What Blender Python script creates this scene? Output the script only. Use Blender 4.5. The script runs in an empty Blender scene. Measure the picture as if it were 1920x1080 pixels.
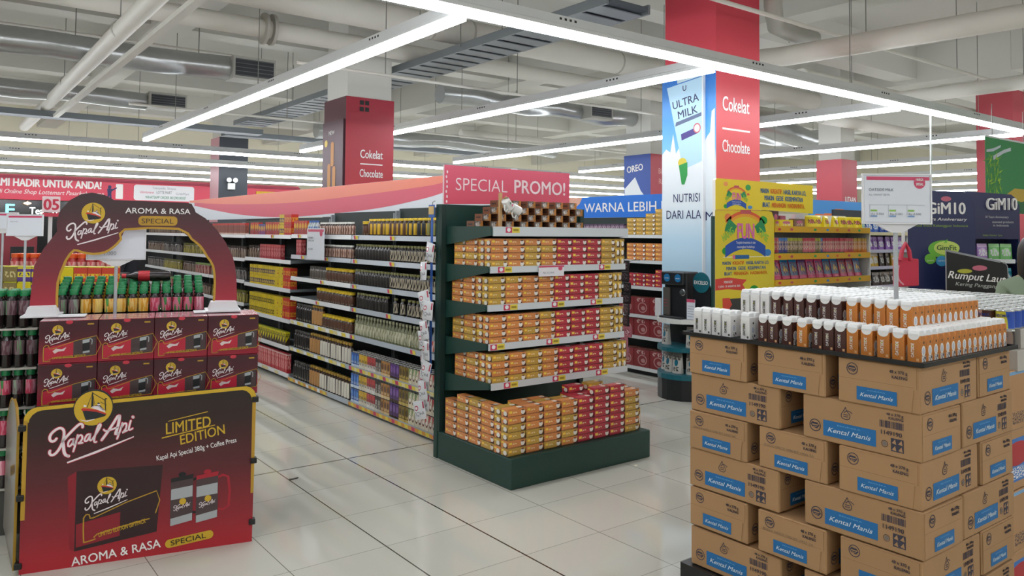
import bpy, bmesh, math, random
from mathutils import Vector, Matrix
RND = random.Random(11)
SC = bpy.context.scene
COL = SC.collection
PI = math.pi

# ------------------------------------------------------------------ camera, exposure, world
def make_camera():
    f, yaw, pitch, roll, py = 1456.757, 0.91937749, 0.03858056, 0.00859686, 380.493
    fw = Vector((math.cos(pitch)*math.cos(yaw), math.cos(pitch)*math.sin(yaw), math.sin(pitch)))
    r = fw.cross(Vector((0, 0, 1))).normalized(); u = r.cross(fw)
    r2 = r*math.cos(roll)+u*math.sin(roll); u2 = -r*math.sin(roll)+u*math.cos(roll)
    cam = bpy.data.cameras.new('camera'); o = bpy.data.objects.new('camera', cam); COL.objects.link(o)
    m = Matrix.Identity(4)
    for i in range(3):
        m[i][0] = r2[i]; m[i][1] = u2[i]; m[i][2] = -fw[i]
    m[0][3], m[1][3], m[2][3] = 0, 0, 1.62
    o.matrix_world = m
    cam.sensor_width = 36; cam.lens = 36*f/1920
    cam.shift_y = (py-540)/1920
    cam.clip_end = 200
    SC.camera = o
make_camera()
SC.view_settings.view_transform = 'Standard'; SC.view_settings.look = 'None'
SC.view_settings.gamma = 1; SC.view_settings.use_curve_mapping = False
SC.view_settings.exposure = 0.0
LAMP = 21.5           # strength of the LED diffusers
try:
    SC.cycles.use_denoising = True
    SC.cycles.max_bounces = 6; SC.cycles.diffuse_bounces = 4; SC.cycles.glossy_bounces = 3
    SC.cycles.transmission_bounces = 4; SC.cycles.transparent_max_bounces = 6
    SC.cycles.caustics_reflective = False; SC.cycles.caustics_refractive = False
    SC.cycles.sample_clamp_indirect = 6
except Exception:
    pass
W = bpy.data.worlds.new('world'); SC.world = W; W.use_nodes = True
W.node_tree.nodes['Background'].inputs[0].default_value = (.9, .95, 1, 1)
W.node_tree.nodes['Background'].inputs[1].default_value = .15

# ------------------------------------------------------------------ materials
def lin(c):
    if isinstance(c, str):
        c = c.lstrip('#'); c = tuple(int(c[i:i+2], 16)/255 for i in (0, 2, 4))
    return tuple((x/12.92 if x <= .04045 else ((x+.055)/1.055)**2.4) for x in c)+(1,)
MATS = {}
class NT:
    def __init__(s, name):
        s.m = bpy.data.materials.new(name); s.m.use_nodes = True
        s.t = s.m.node_tree; s.b = s.t.nodes['Principled BSDF']
    def n(s, typ, **kw):
        n = s.t.nodes.new(typ)
        for k, v in kw.items(): setattr(n, k, v)
        return n
    def set(s, inp, v):
        if hasattr(v, 'is_output') or isinstance(v, bpy.types.NodeSocket): s.t.links.new(v, inp)
        elif v is not None: inp.default_value = v
    def math(s, op, a, b=None, c=None):
        n = s.n('ShaderNodeMath', operation=op)
        for i, v in enumerate((a, b, c)):
            s.set(n.inputs[i], v)
        return n.outputs[0]
    def vmath(s, op, a, b=None, out=0):
        n = s.n('ShaderNodeVectorMath', operation=op)
        s.set(n.inputs[0], a)
        if b is not None: s.set(n.inputs[1], b)
        return n.outputs[out]
    def mix(s, f, a, b, mode='MIX'):
        n = s.n('ShaderNodeMix', data_type='RGBA', blend_type=mode)
        s.set(n.inputs[0], f); s.set(n.inputs[6], a); s.set(n.inputs[7], b)
        return n.outputs[2]
    def noise(s, vec, scale, detail=2):
        n = s.n('ShaderNodeTexNoise'); s.set(n.inputs['Vector'], vec); n.inputs['Scale'].default_value = scale; n.inputs['Detail'].default_value = detail
        return n.outputs['Fac']
def M(name, col='#808080', rough=.5, metal=0, spec=.5, emit=0, vary=0, noise=0, nscale=30, alpha=1, trans=0, ecol=None):
    if name in MATS: return MATS[name]
    k = NT(name); b = k.b
    c = lin(col); src = None
    if vary:
        oi = k.n('ShaderNodeObjectInfo')
        f = k.math('MULTIPLY_ADD', oi.outputs['Random'], 2*vary, 1-vary)
        cc = k.n('ShaderNodeCombineColor'); [k.t.links.new(f, cc.inputs[i]) for i in range(3)]
        src = k.mix(1.0, c, cc.outputs[0], 'MULTIPLY')
    if noise:
        tc = k.n('ShaderNodeTexCoord')
        f = k.math('MULTIPLY_ADD', k.noise(tc.outputs['Object'], nscale, 4), 2*noise, 1-noise)
        cc = k.n('ShaderNodeCombineColor'); [k.t.links.new(f, cc.inputs[i]) for i in range(3)]
        src = k.mix(1.0, src if src else c, cc.outputs[0], 'MULTIPLY')
    if src: k.t.links.new(src, b.inputs['Base Color'])
    else: b.inputs['Base Color'].default_value = c
    b.inputs['Roughness'].default_value = rough; b.inputs['Metallic'].default_value = metal
    b.inputs['Specular IOR Level'].default_value = spec
    if emit:
        b.inputs['Emission Color'].default_value = lin(ecol or col); b.inputs['Emission Strength'].default_value = emit
    if alpha < 1: b.inputs['Alpha'].default_value = alpha
    if trans: b.inputs['Transmission Weight'].default_value = trans
    MATS[name] = k.m
    return k.m
def PM(name, base, shapes=(), rough=.4, spec=.5, vary=.06, metal=0):
    """printed material over the UV square of each face. base: colour or list of (v, colour) stops.
    shapes: ('r',cx,cy,hx,hy,col) ('e',cx,cy,rx,ry,col) ('d',a,b,c,col): a*u+b*v>c  ('s',cx,cy,hx,hy,col,scale): scribble print"""
    if name in MATS: return MATS[name]
    k = NT(name); b = k.b
    uv = k.n('ShaderNodeUVMap').outputs[0]
    sep = k.n('ShaderNodeSeparateXYZ'); k.t.links.new(uv, sep.inputs[0]); u, v = sep.outputs[0], sep.outputs[1]
    if isinstance(base, list):
        r = k.n('ShaderNodeValToRGB'); k.t.links.new(v, r.inputs[0])
        e = r.color_ramp.elements
        while len(e) < len(base): e.new(.5)
        for i, (p, c) in enumerate(base): e[i].position = p; e[i].color = lin(c)
        col = r.outputs[0]
    else: col = lin(base)
    for s in shapes:
        if s[0] in 'rs':
            f = k.math('MULTIPLY', k.math('COMPARE', u, s[1], s[3]), k.math('COMPARE', v, s[2], s[4]))
            if s[0] == 's':
                mp = k.n('ShaderNodeMapping'); k.t.links.new(uv, mp.inputs[0]); sc = s[6] if len(s) > 6 else 30
                mp.inputs['Scale'].default_value = (sc, sc*.8, 1)
                f = k.math('MULTIPLY', f, k.math('GREATER_THAN', k.noise(mp.outputs[0], 1.0, 0), .5))
        elif s[0] == 'e':
            d = k.vmath('DIVIDE', k.vmath('SUBTRACT', uv, (s[1], s[2], 0)), (s[3], s[4], 1))
            f = k.math('LESS_THAN', k.vmath('LENGTH', d, None, 1), 1.0)
        else:
            f = k.math('GREATER_THAN', k.vmath('DOT_PRODUCT', uv, (s[1], s[2], 0), 1), s[3])
        c = s[4] if s[0] == 'd' else s[5]
        col = k.mix(f, col, lin(c))
    if vary:
        oi = k.n('ShaderNodeObjectInfo')
        f = k.math('MULTIPLY_ADD', oi.outputs['Random'], 2*vary, 1-vary)
        cc = k.n('ShaderNodeCombineColor'); [k.t.links.new(f, cc.inputs[i]) for i in range(3)]
        col = k.mix(1.0, col, cc.outputs[0], 'MULTIPLY')
    k.set(b.inputs['Base Color'], col)
    b.inputs['Roughness'].default_value = rough; b.inputs['Specular IOR Level'].default_value = spec; b.inputs['Metallic'].default_value = metal
    MATS[name] = k.m
    return k.m

# ------------------------------------------------------------------ mesh building
def S(x, y, z):   # frame of a face that looks toward -Y: u = +X, v = +Z, w = -Y
    return Matrix(((1, 0, 0, x), (0, 0, -1, y), (0, 1, 0, z), (0, 0, 0, 1)))
def Wf(x, y, z):  # frame of a face that looks toward -X: u = -Y, v = +Z, w = -X
    return Matrix(((0, 0, -1, x), (-1, 0, 0, y), (0, 1, 0, z), (0, 0, 0, 1)))
TXT = {}
def text_geo(s, bold=0, shear=0, sp=1):
    k = (s, bold, shear, sp)
    if k in TXT: return TXT[k]
    c = bpy.data.curves.new('t', 'FONT'); c.body = s; c.offset = bold; c.shear = shear; c.space_character = sp; c.resolution_u = 3
    o = bpy.data.objects.new('t', c); COL.objects.link(o)
    dg = bpy.context.evaluated_depsgraph_get(); me = o.evaluated_get(dg).to_mesh()
    vs = [(v.co.x, v.co.y) for v in me.vertices]; fs = [tuple(p.vertices) for p in me.polygons]
    bpy.data.objects.remove(o); bpy.data.curves.remove(c)
    x0 = min(v[0] for v in vs); x1 = max(v[0] for v in vs); cap = .729
    TXT[k] = ([((x-x0)/cap, y/cap) for x, y in vs], fs, (x1-x0)/cap)
    return TXT[k]
class MB:
    def __init__(s): s.v = []; s.f = []; s.m = []; s.uv = []; s.mats = []
    def mi(s, m):
        if m not in s.mats: s.mats.append(m)
        return s.mats.index(m)
    def face(s, pts, m, uv=None):
        b = len(s.v); s.v += [tuple(p) for p in pts]; s.f.append(tuple(range(b, b+len(pts)))); s.m.append(s.mi(m)); s.uv.append(uv)
    def geo(s, vs, fs, m, uvs=None):
        b = len(s.v); s.v += [tuple(p) for p in vs]; i = s.mi(m)
        for j, f in enumerate(fs): s.f.append(tuple(b+k for k in f)); s.m.append(i); s.uv.append(uvs[j] if uvs else None)
    def box(s, x0, y0, z0, x1, y1, z1, m, mats=None, M4=None):
        v = [(x0, y0, z0), (x1, y0, z0), (x1, y1, z0), (x0, y1, z0), (x0, y0, z1), (x1, y0, z1), (x1, y1, z1), (x0, y1, z1)]
        if M4: v = [M4 @ Vector(p) for p in v]
        b = len(s.v); s.v += [tuple(p) for p in v]
        q = ((0, 0), (1, 0), (1, 1), (0, 1))
        for n, f in (('s', (0, 1, 5, 4)), ('e', (1, 2, 6, 5)), ('n', (2, 3, 7, 6)), ('w', (3, 0, 4, 7)), ('t', (4, 5, 6, 7)), ('b', (3, 2, 1, 0))):
            s.f.append(tuple(b+k for k in f)); s.m.append(s.mi((mats or {}).get(n, m))); s.uv.append(q)
        return s
    def lathe(s, prof, n, m, M4=None, mats=None, closed=True):
        rings = []
        b = len(s.v)
        for r, z in prof:
            for k in range(n):
                a = 2*PI*k/n; p = Vector((r*math.cos(a), r*math.sin(a), z)); s.v.append(tuple(M4 @ p if M4 else p))
        for i in range(len(prof)-1):
            mm = s.mi(mats[i] if mats else m)
            for k in range(n):
                k2 = (k+1) % n
                s.f.append((b+i*n+k, b+i*n+k2, b+(i+1)*n+k2, b+(i+1)*n+k)); s.m.append(mm)
                z0, z1 = i/(len(prof)-1), (i+1)/(len(prof)-1)
                s.uv.append(((k/n, z0), ((k+1)/n, z0), ((k+1)/n, z1), (k/n, z1)))
        if closed:
            s.f.append(tuple(b+k for k in range(n))[::-1]); s.m.append(s.mi(mats[0] if mats else m)); s.uv.append(None)
            t = b+(len(prof)-1)*n
            s.f.append(tuple(t+k for k in range(n))); s.m.append(s.mi(mats[-1] if mats else m)); s.uv.append(None)
        return s
    def tube(s, pts, r, m, n=8, caps=True):
        pts = [Vector(p) for p in pts]; b = len(s.v); N = len(pts)
        rr = r if isinstance(r, (list, tuple)) else [r]*N
        up = None
        for i, p in enumerate(pts):
            d = (pts[min(i+1, N-1)]-pts[max(i-1, 0)]).normalized()
            if up is None: up = Vector((0, 0, 1)) if abs(d.z) < .9 else Vector((1, 0, 0))
            a = d.cross(up).normalized(); c = a.cross(d); up = c
            for k in range(n):
                t = 2*PI*k/n; s.v.append(tuple(p+(a*math.cos(t)+c*math.sin(t))*rr[i]))
        for i in range(N-1):
            for k in range(n):
                k2 = (k+1) % n
                s.f.append((b+i*n+k, b+i*n+k2, b+(i+1)*n+k2, b+(i+1)*n+k)); s.m.append(s.mi(m)); s.uv.append(((k/n, i/(N-1)), ((k+1)/n, i/(N-1)), ((k+1)/n, (i+1)/(N-1)), (k/n, (i+1)/(N-1))))
        if caps:
            s.f.append(tuple(b+k for k in range(n))); s.m.append(s.mi(m)); s.uv.append(None)
            s.f.append(tuple(b+(N-1)*n+k for k in range(n))[::-1]); s.m.append(s.mi(m)); s.uv.append(None)
        return s
    def poly(s, M4, pts, m, w=0):           # flat polygon in a frame
        us = [p[0] for p in pts]; vs = [p[1] for p in pts]; du = max(us)-min(us) or 1; dv = max(vs)-min(vs) or 1
        s.face([M4 @ Vector((p[0], p[1], w)) for p in pts], m, [((p[0]-min(us))/du, (p[1]-min(vs))/dv) for p in pts]); return s
    def rect(s, M4, u0, v0, u1, v1, m, w=0): return s.poly(M4, [(u0, v0), (u1, v0), (u1, v1), (u0, v1)], m, w)
    def disc(s, M4, cu, cv, ru, rv, m, w=0, n=24): return s.poly(M4, [(cu+ru*math.cos(2*PI*k/n), cv+rv*math.sin(2*PI*k/n)) for k in range(n)], m, w)
    def rrect(s, M4, u0, v0, u1, v1, r, m, w=0): return s.poly(M4, rr_pts(u0, v0, u1, v1, r), m, w)
    def prism(s, M4, pts, w0, w1, mf, ms=None):   # extruded outline, front (w1) in mf
        ms = ms or mf; n = len(pts); b = len(s.v)
        s.poly(M4, pts, mf, w1); s.poly(M4, pts[::-1], ms, w0)
        for k in range(n):
            p, q = pts[k], pts[(k+1) % n]
            s.face([M4 @ Vector((p[0], p[1], w0)), M4 @ Vector((q[0], q[1], w0)), M4 @ Vector((q[0], q[1], w1)), M4 @ Vector((p[0], p[1], w1))], ms)
        return s
    def text(s, M4, t, u, v, h, m, w=None, al='c', bold=0, shear=0, sp=1, rot=0, d=.001, ext=0):
        vs, fs, tw = text_geo(t, min(bold, 0), shear, sp); sx = w/tw if w else h
        if bold > .004 and not ext:      # heavier letters: the same outline laid down a hair apart
            e = bold*1.1*h
            for i, (a, c_) in enumerate(((-e, 0), (e, 0), (0, e*.7), (0, -e*.7))): s.text(M4, t, u+a, v+c_, h, m, w, al, 0, shear, sp, rot, d+(i+1)*max(.0003, h*.003))
        o = {'c': -tw/2, 'l': 0, 'r': -tw}[al]; c, q = math.cos(rot), math.sin(rot)
        out = []
        for x, y in vs:
            X, Y = (x+o)*sx, y*h
            out.append(M4 @ Vector((u+X*c-Y*q, v+X*q+Y*c, d)))
        s.geo(out, fs, m)
        if ext:                         # raised letters: walls along the outline
            cnt = {}
            for f in fs:
                for a, b in zip(f, f[1:]+f[:1]): cnt[(a, b)] = 1
            nv = (M4.to_3x3() @ Vector((0, 0, 1)))*ext
            for (a, b) in cnt:
                if (b, a) not in cnt: s.face([out[a], out[b], out[b]-nv, out[a]-nv], m)
        return s
    def stroke(s, M4, pts, wd, m, d=.001, n=6):
        """smooth ribbon with round ends through the points"""
        P = [Vector((p[0], p[1])) for p in pts]
        if len(P) > 2:
            Q = []
            for i in range(len(P)-1):
                a, b_, c, e = P[max(i-1, 0)], P[i], P[i+1], P[min(i+2, len(P)-1)]
                for t in (0, .5) if i < len(P)-2 else (0, .5, 1):
                    Q.append(.5*((2*b_)+(c-a)*t+(2*a-5*b_+4*c-e)*t*t+(3*b_-a-3*c+e)*t**3))
            P = Q
        L, R = [], []
        for i, p in enumerate(P):
            t = (P[min(i+1, len(P)-1)]-P[max(i-1, 0)])
            if t.length < 1e-9: t = Vector((1, 0))
            t.normalize(); nn = Vector((-t.y, t.x))*wd/2
            L.append(p+nn); R.append(p-nn)
        vs = [M4 @ Vector((p.x, p.y, d)) for p in L+R]; k = len(P)
        fs = [(i, k+i, k+i+1, i+1) for i in range(k-1)]
        s.geo(vs, fs, m)
        for p in (P[0], P[-1]):
            s.poly(M4, [(p.x+wd/2*math.cos(2*PI*j/8), p.y+wd/2*math.sin(2*PI*j/8)) for j in range(8)], m, d)
        return s
    def build(s, name, parent=None, loc=None, rot=0, smooth=False, bevel=0, segs=1):
        me = bpy.data.meshes.new(name); me.from_pydata(s.v, [], s.f)
        for m in s.mats: me.materials.append(m)
        me.polygons.foreach_set('material_index', s.m)
        if any(s.uv):
            l = me.uv_layers.new(name='UVMap'); i = 0
            for f, uv in zip(s.f, s.uv):
                for k in range(len(f)):
                    l.data[i].uv = uv[k] if uv else (0, 0); i += 1
        if bevel or smooth:
            bm = bmesh.new(); bm.from_mesh(me); bmesh.ops.remove_doubles(bm, verts=bm.verts, dist=1e-5)
            if bevel:
                es = [e for e in bm.edges if len(e.link_faces) == 2 and e.calc_face_angle(0) > .7]
                bmesh.ops.bevel(bm, geom=es, offset=bevel, segments=segs, affect='EDGES', profile=.6, clamp_overlap=True)
            bm.to_mesh(me); bm.free()
        if smooth:
            for p in me.polygons: p.use_smooth = True
            try: me.set_sharp_from_angle(angle=math.radians(38))
            except Exception: pass
        me.update()
        o = bpy.data.objects.new(name, me); COL.objects.link(o)
        if parent: o.parent = parent
        if loc: o.location = loc
        if rot: o.rotation_euler = (0, 0, rot)
        return o
def rr_pts(u0, v0, u1, v1, r, n=5, corners='abcd'):
    out = []
    for nm, cx, cy, a0 in (('a', u0+r, v0+r, PI), ('b', u1-r, v0+r, 1.5*PI), ('c', u1-r, v1-r, 0), ('d', u0+r, v1-r, .5*PI)):
        if nm in corners:
            for k in range(n+1):
                a = a0+.5*PI*k/n; out.append((cx+r*math.cos(a), cy+r*math.sin(a)))
        else:
            out.append({'a': (u0, v0), 'b': (u1, v0), 'c': (u1, v1), 'd': (u0, v1)}[nm])
    return out
USED = {}
def tag(o, label, cat, group=None, kind=None):
    o['label'] = label; o['category'] = cat
    if group: o['group'] = group
    if kind: o['kind'] = kind
    return o
def struct(o):
    o['kind'] = 'structure'; return o
def thing(name, label, cat, loc=(0, 0, 0), rot=0, group=None):
    o = bpy.data.objects.new(name, None); COL.objects.link(o); o.location = loc; o.rotation_euler = (0, 0, rot)
    o.empty_display_size = .05
    return tag(o, label, cat, group)
KIDS = {}
def dup(root, loc, rot=None, label=None, group=None, mesh=None):
    kids = KIDS.get(root.name)
    if kids is None: kids = KIDS[root.name] = [(c, list(c.children)) for c in root.children]
    r = root.copy(); COL.objects.link(r); r.location = loc
    if rot is not None: r.rotation_euler = rot if isinstance(rot, (tuple, list)) else (0, 0, rot)
    if label: r['label'] = label
    if group: r['group'] = group
    if mesh: r.data = mesh
    for ch, gs in kids:
        c = ch.copy(); COL.objects.link(c); c.parent = r
        for g in gs:
            d = g.copy(); COL.objects.link(d); d.parent = c
    return r
NTH = 'first second third fourth fifth sixth seventh eighth ninth tenth eleventh twelfth thirteenth fourteenth fifteenth sixteenth seventeenth eighteenth nineteenth twentieth'.split()
def nth(i):
    if i < 20: return NTH[i]
    t, u = divmod(i+1, 10)
    tens = {2: 'twenty', 3: 'thirty', 4: 'forty', 5: 'fifty'}[t]
    return tens+'-'+NTH[u-1] if u else {2: 'twentieth', 3: 'thirtieth', 4: 'fortieth', 5: 'fiftieth'}[t]
class Row:
    """first() builds the kind once; later calls copy it"""
    def __init__(s, make): s.make = make; s.o = None
    def put(s, loc, rot, label, group):
        if s.o is None:
            s.o = s.make(); s.o.location = loc; s.o.rotation_euler = (0, 0, rot); s.o['label'] = label; s.o['group'] = group
            return s.o
        return dup(s.o, loc, rot, label, group)
white = M('white_print', '#f4f2f0', .5); black = M('black_print', '#151518', .5)
def bottle_mesh(name, h, r, labmat, capmat, bodymat, neck=.4, z0=.18, z1=.6, n=10, cat='bottle', capz=.9, label='x'):
    """bottle with a printed label band; the cap is a child"""
    b = MB()
    b.lathe([(r*.8, 0), (r, .03*h), (r, z0*h), (r*1.01, z0*h+.001), (r*1.01, z1*h), (r, z1*h+.001), (r*.92, (z1+.06)*h), (r*neck*1.2, (capz-.1)*h), (r*neck, (capz-.03)*h), (r*neck, capz*h)], n, bodymat, mats=[bodymat, bodymat, bodymat, labmat, bodymat, bodymat, bodymat, bodymat, bodymat])
    # one printed panel round the bottle
    o = b.build(name, smooth=True); tag(o, label, cat)
    c = MB(); c.lathe([(r*neck*1.18, capz*h-.004), (r*neck*1.2, h-.004), (r*neck*1.05, h)], n, capmat); c.build('cap', o, smooth=True)
    return o
# lettering and ship emblem of the coffee brand, in hundredths of the emblem radius
STROKES=[
(12.1,[(-180,-155),(-190,-167),(-205,-167),(-213,-152),(-208,-128),(-185,-105),(-162,-97),(-146,-110),(-143,-137),(-149,-176),(-167,-218),(-188,-242),(-205,-243),(-212,-230),(-210,-220)]),
(12.1,[(-52,-103),(-52,-90),(-63,-83),(-78,-92),(-107,-122),(-134,-153),(-149,-172)]),
(13.7,[(-149,-172),(-144,-203),(-141,-230),(-133,-250),(-117,-259)]),
(8.8,[(-95,-168),(-110,-166),(-121,-183),(-120,-203),(-109,-201),(-98,-183),(-94,-164)]),
(8.8,[(-94,-164),(-97,-190),(-93,-198),(-85,-193)]),
(8.8,[(-75,-145),(-83,-187),(-95,-235)]),
(8.8,[(-81,-174),(-67,-148),(-54,-150),(-52,-168),(-64,-188),(-74,-192),(-50,-191)]),
(8.8,[(-13,-145),(-27,-147),(-39,-169),(-38,-183),(-26,-180),(-16,-160),(-11,-145)]),
(8.8,[(-11,-145),(-15,-171),(-10,-182),(-1,-175)]),
(8.8,[(-1,-175),(22,-139),(39,-105),(38,-93),(28,-101),(13,-152),(8,-185),(14,-194),(20,-192)]),
(12.1,[(47,-185),(77,-140),(108,-88),(126,-56),(136,-55)]),
(13.7,[(136,-55),(132,-95),(122,-139),(117,-156),(130,-155)]),
(8.8,[(56,-126),(67,-136),(97,-129),(127,-119)]),
(8.8,[(151,-97),(140,-141),(126,-185)]),
(8.8,[(146,-123),(160,-102),(172,-102),(172,-126),(159,-147),(151,-153),(177,-142)]),
(8.8,[(195,-88),(185,-132),(191,-141),(205,-133)]),
(13.7,[(205,-66),(207,-69)]),
]
UNDER=[(-126,-291),(15,-245),(213,-178),(214,-184),(23,-256),(-122,-299)]
SHIP=[
('hull',[(-55,-10),(-31,-11),(17,-22),(66,-42),(60,-50),(30,-57),(-2,-63),(-37,-64),(-43,-48)]),
('red',[(-63,-2),(-55,5),(-23,1),(17,-10),(68,-36),(66,-42),(17,-23),(-31,-12),(-55,-11)]),
('white',[(-13,4),(-4,12),(29,11),(56,-14),(62,-29),(21,-11)]),
('dark',[(2,16),(31,17),(58,-16),(47,-16),(25,7)]),
('white',[(20,23),(33,22),(35,14),(20,15)]),
('dark',[(19,29),(28,31),(35,22),(20,23)]),
('white',[(-52,19),(-45,23),(-36,18),(-35,12),(-49,11)]),
('dark',[(-9,93),(-4,92),(1,3),(-12,4)]),
('dark',[(-6,85),(-5,89),(62,40),(60,37)]),
('dark',[(-9,84),(-8,82),(-31,6),(-35,6)]),
('dark',[(-3,70),(-1,70),(6,22),(3,22)]),
('dark',[(55,47),(61,48),(65,-21),(60,-16)]),
('dark',[(58,53),(70,50),(69,46),(58,47)]),
('dark',[(34,35),(67,14),(67,11),(33,32)]),
('white',[(-66,-58),(-53,-63),(-33,-68),(6,-60),(8,-64),(-29,-74),(-53,-68)]),
]

# ------------------------------------------------------------------ room shell
def floor_mat():
    k = NT('floor_tile'); b = k.b
    tc = k.n('ShaderNodeTexCoord'); sep = k.n('ShaderNodeSeparateXYZ'); k.t.links.new(tc.outputs['Object'], sep.inputs[0])
    def line(c, off, pitch, half):
        t = k.math('DIVIDE', k.math('SUBTRACT', c, off), pitch)
        return k.math('LESS_THAN', k.math('ABSOLUTE', k.math('SUBTRACT', t, k.math('ROUND', t))), half/pitch)
    def one(c, off, half): return k.math('COMPARE', c, off, half)
    x, y = sep.outputs[0], sep.outputs[1]
    cell = k.n('ShaderNodeCombineXYZ')
    k.t.links.new(k.math('FLOOR', k.math('DIVIDE', k.math('SUBTRACT', x, 2.475), .512)), cell.inputs[0])
    k.t.links.new(k.math('FLOOR', k.math('DIVIDE', k.math('SUBTRACT', y, 3.112), .512)), cell.inputs[1])
    wn = k.n('ShaderNodeTexWhiteNoise'); k.t.links.new(cell.outputs[0], wn.inputs['Vector'])
    f = k.math('ADD', k.math('MULTIPLY', wn.outputs['Value'], .55), k.math('MULTIPLY', k.noise(tc.outputs['Object'], 1.7, 3), .45))
    col = k.mix(f, lin('#c3c1b6'), lin('#d0cec3'))
    col = k.mix(line(y, 3.112, .512, .0022), col, lin('#989589'))
    col = k.mix(line(x, 2.475, .512, .0022), col, lin('#77746a'))
    col = k.mix(one(y, 5.17, .0055), col, lin('#23221f'))
    col = k.mix(one(x, 2.478, .005), col, lin('#2a2926'))
    col = k.mix(one(x, 1.966, .003), col, lin('#4a4842'))
    k.t.links.new(col, b.inputs['Base Color'])
    k.t.links.new(k.math('MULTIPLY_ADD', k.noise(tc.outputs['Object'], 3, 3), .06, .025), b.inputs['Roughness'])
    b.inputs['Specular IOR Level'].default_value = .55
    # each tile lies a touch off level
    bump = k.n('ShaderNodeBump'); bump.inputs['Strength'].default_value = .02; bump.inputs['Distance'].default_value = .05
    k.t.links.new(k.noise(tc.outputs['Object'], 2.2, 1), bump.inputs['Height']); k.t.links.new(bump.outputs[0], b.inputs['Normal'])
    return k.m
X0, X1, Y0, Y1, ZC = -9, 32, -9, 26.5, 5.3
struct(MB().box(X0, Y0, -.2, X1, Y1, 0, floor_mat()).build('floor'))
ceilm = M('ceiling_paint', '#d2d1cc', .85, spec=.2, noise=.04, nscale=.8)
wallm = M('wall_paint', '#ddd8c4', .8, spec=.2, noise=.03, nscale=1)
struct(MB().box(X0, Y0, ZC, X1, Y1, ZC+.2, ceilm).build('ceiling'))
struct(MB().box(X0, Y1, 0, X1, Y1+.2, ZC, wallm).build('wall_back'))
struct(MB().box(X0-.2, Y0, 0, X0, Y1, ZC, wallm).build('wall_left'))
struct(MB().box(X1, Y0, 0, X1+.2, Y1, ZC, wallm).build('wall_right'))
struct(MB().box(X0, Y0-.2, 0, X1, Y0, ZC, wallm).build('wall_front'))
beamm = M('beam_paint', '#d5d4ce', .85, spec=.2, noise=.04, nscale=.8)
for y in (-4, 1.6, 7.4, 12.6, 17.6, 22.4): struct(MB().box(X0, y-.22, ZC-.62, X1, y+.22, ZC, beamm).build('beam'))
for x in (-3, 2.9, 9.6, 15.6, 21.5): struct(MB().box(x-.25, Y0, ZC-.7, x+.25, Y1, ZC, beamm).build('beam'))

# ------------------------------------------------------------------ light strips
lampm = M('led_diffuser', '#ffffff', .4, emit=LAMP, ecol='#f6faff')
housm = M('led_housing', '#d9dbdc', .5)
darkhole = M('dark_hole', '#2c2d2f', .7)
rodm = M('steel_rod', '#8b8b86', .45, metal=.6)
def strip(axis, at, a0, a1, label, z=3.15):
    t = thing('led_light_strip', label, 'light', (at if axis == 'Y' else a0, a0 if axis == 'Y' else at, z), PI/2 if axis == 'Y' else 0, 'LED light strips')
    L = a1-a0; b = MB(); n = .055
    b.prism(Matrix(((0, 0, 1, 0), (1, 0, 0, 0), (0, 1, 0, 0), (0, 0, 0, 1))), [(-.046, .022), (.046, .022), (.05, .05), (.04, .056), (.04, .12), (-.04, .12), (-.04, .056), (-.05, .05)], 0, L, housm)
    x = 1.2
    while x < L:
        for k in range(4):
            for s in (-1, 1): b.box(x+k*.05, s*.0405-.001, .085, x+k*.05+.022, s*.0405+.001, .103, darkhole)
        x += 2.4
    b.build('housing', t)
    MB().box(.01, -.034, -.026, L-.01, .034, .0215, lampm).build('diffuser', t)
    x = .6
    while x < L:
        MB().tube([(x, 0, .12), (x, 0, ZC-z-(1.41 if axis == 'Y' and abs(at-5.8) < .1 and x < 13.5-.5 else .02))], .005, rodm, 5).build('hanger_rod', t); x += 3.6 if axis == 'Y' else 4.8
    return t
strip('X', 4.45, -7, 20, 'long LED light strip that crosses the ceiling in front of the red pillar')
for x, y1, lb in ((3.02, 14.3, 'LED light strip running over the coffee shelf aisle'), (5.8, 14.3, 'LED light strip meeting the cross strip beside the milk poster pillar'),
              (9.3, 14.3, 'LED light strip running just beyond the milk poster pillar'), (13.0, 14.3, 'second LED light strip beyond the milk poster pillar'), (16.6, 14.6, 'third LED light strip beyond the milk poster pillar'),
              (20.2, 14.6, 'fourth LED light strip beyond the milk poster pillar'), (23.8, 14.6, 'fifth LED light strip beyond the milk poster pillar'), (27.4, 14.6, 'farthest LED light strip beyond the milk poster pillar')):
    strip('Y', x, 4.55, y1, lb)
strip('Y', 0.2, 4.55, 14.3, 'LED light strip over the bottle stacks')  # out-of-view strip, added for its light
for y, lb in ((15.7, 'nearest cross strip of the far LED lights'), (18.6, 'second cross strip of the far LED lights'), (21.4, 'third cross strip of the far LED lights'), (24.3, 'LED cross strip in front of the red shop banner')):
    strip('X', y, -7, 28, lb)
strip('X', 1.7, -7, 4.7, 'LED light strip over the carton pallet')  # out-of-view strip added to light the product fronts
for y, lb in ((-1.2, 'LED light strip over the aisle before the carton pallet'), (-4.2, 'LED light strip near the front wall')): strip('X', y, -7, 22, lb)  # unseen strips added behind the camera as fill for the fronts

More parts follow.
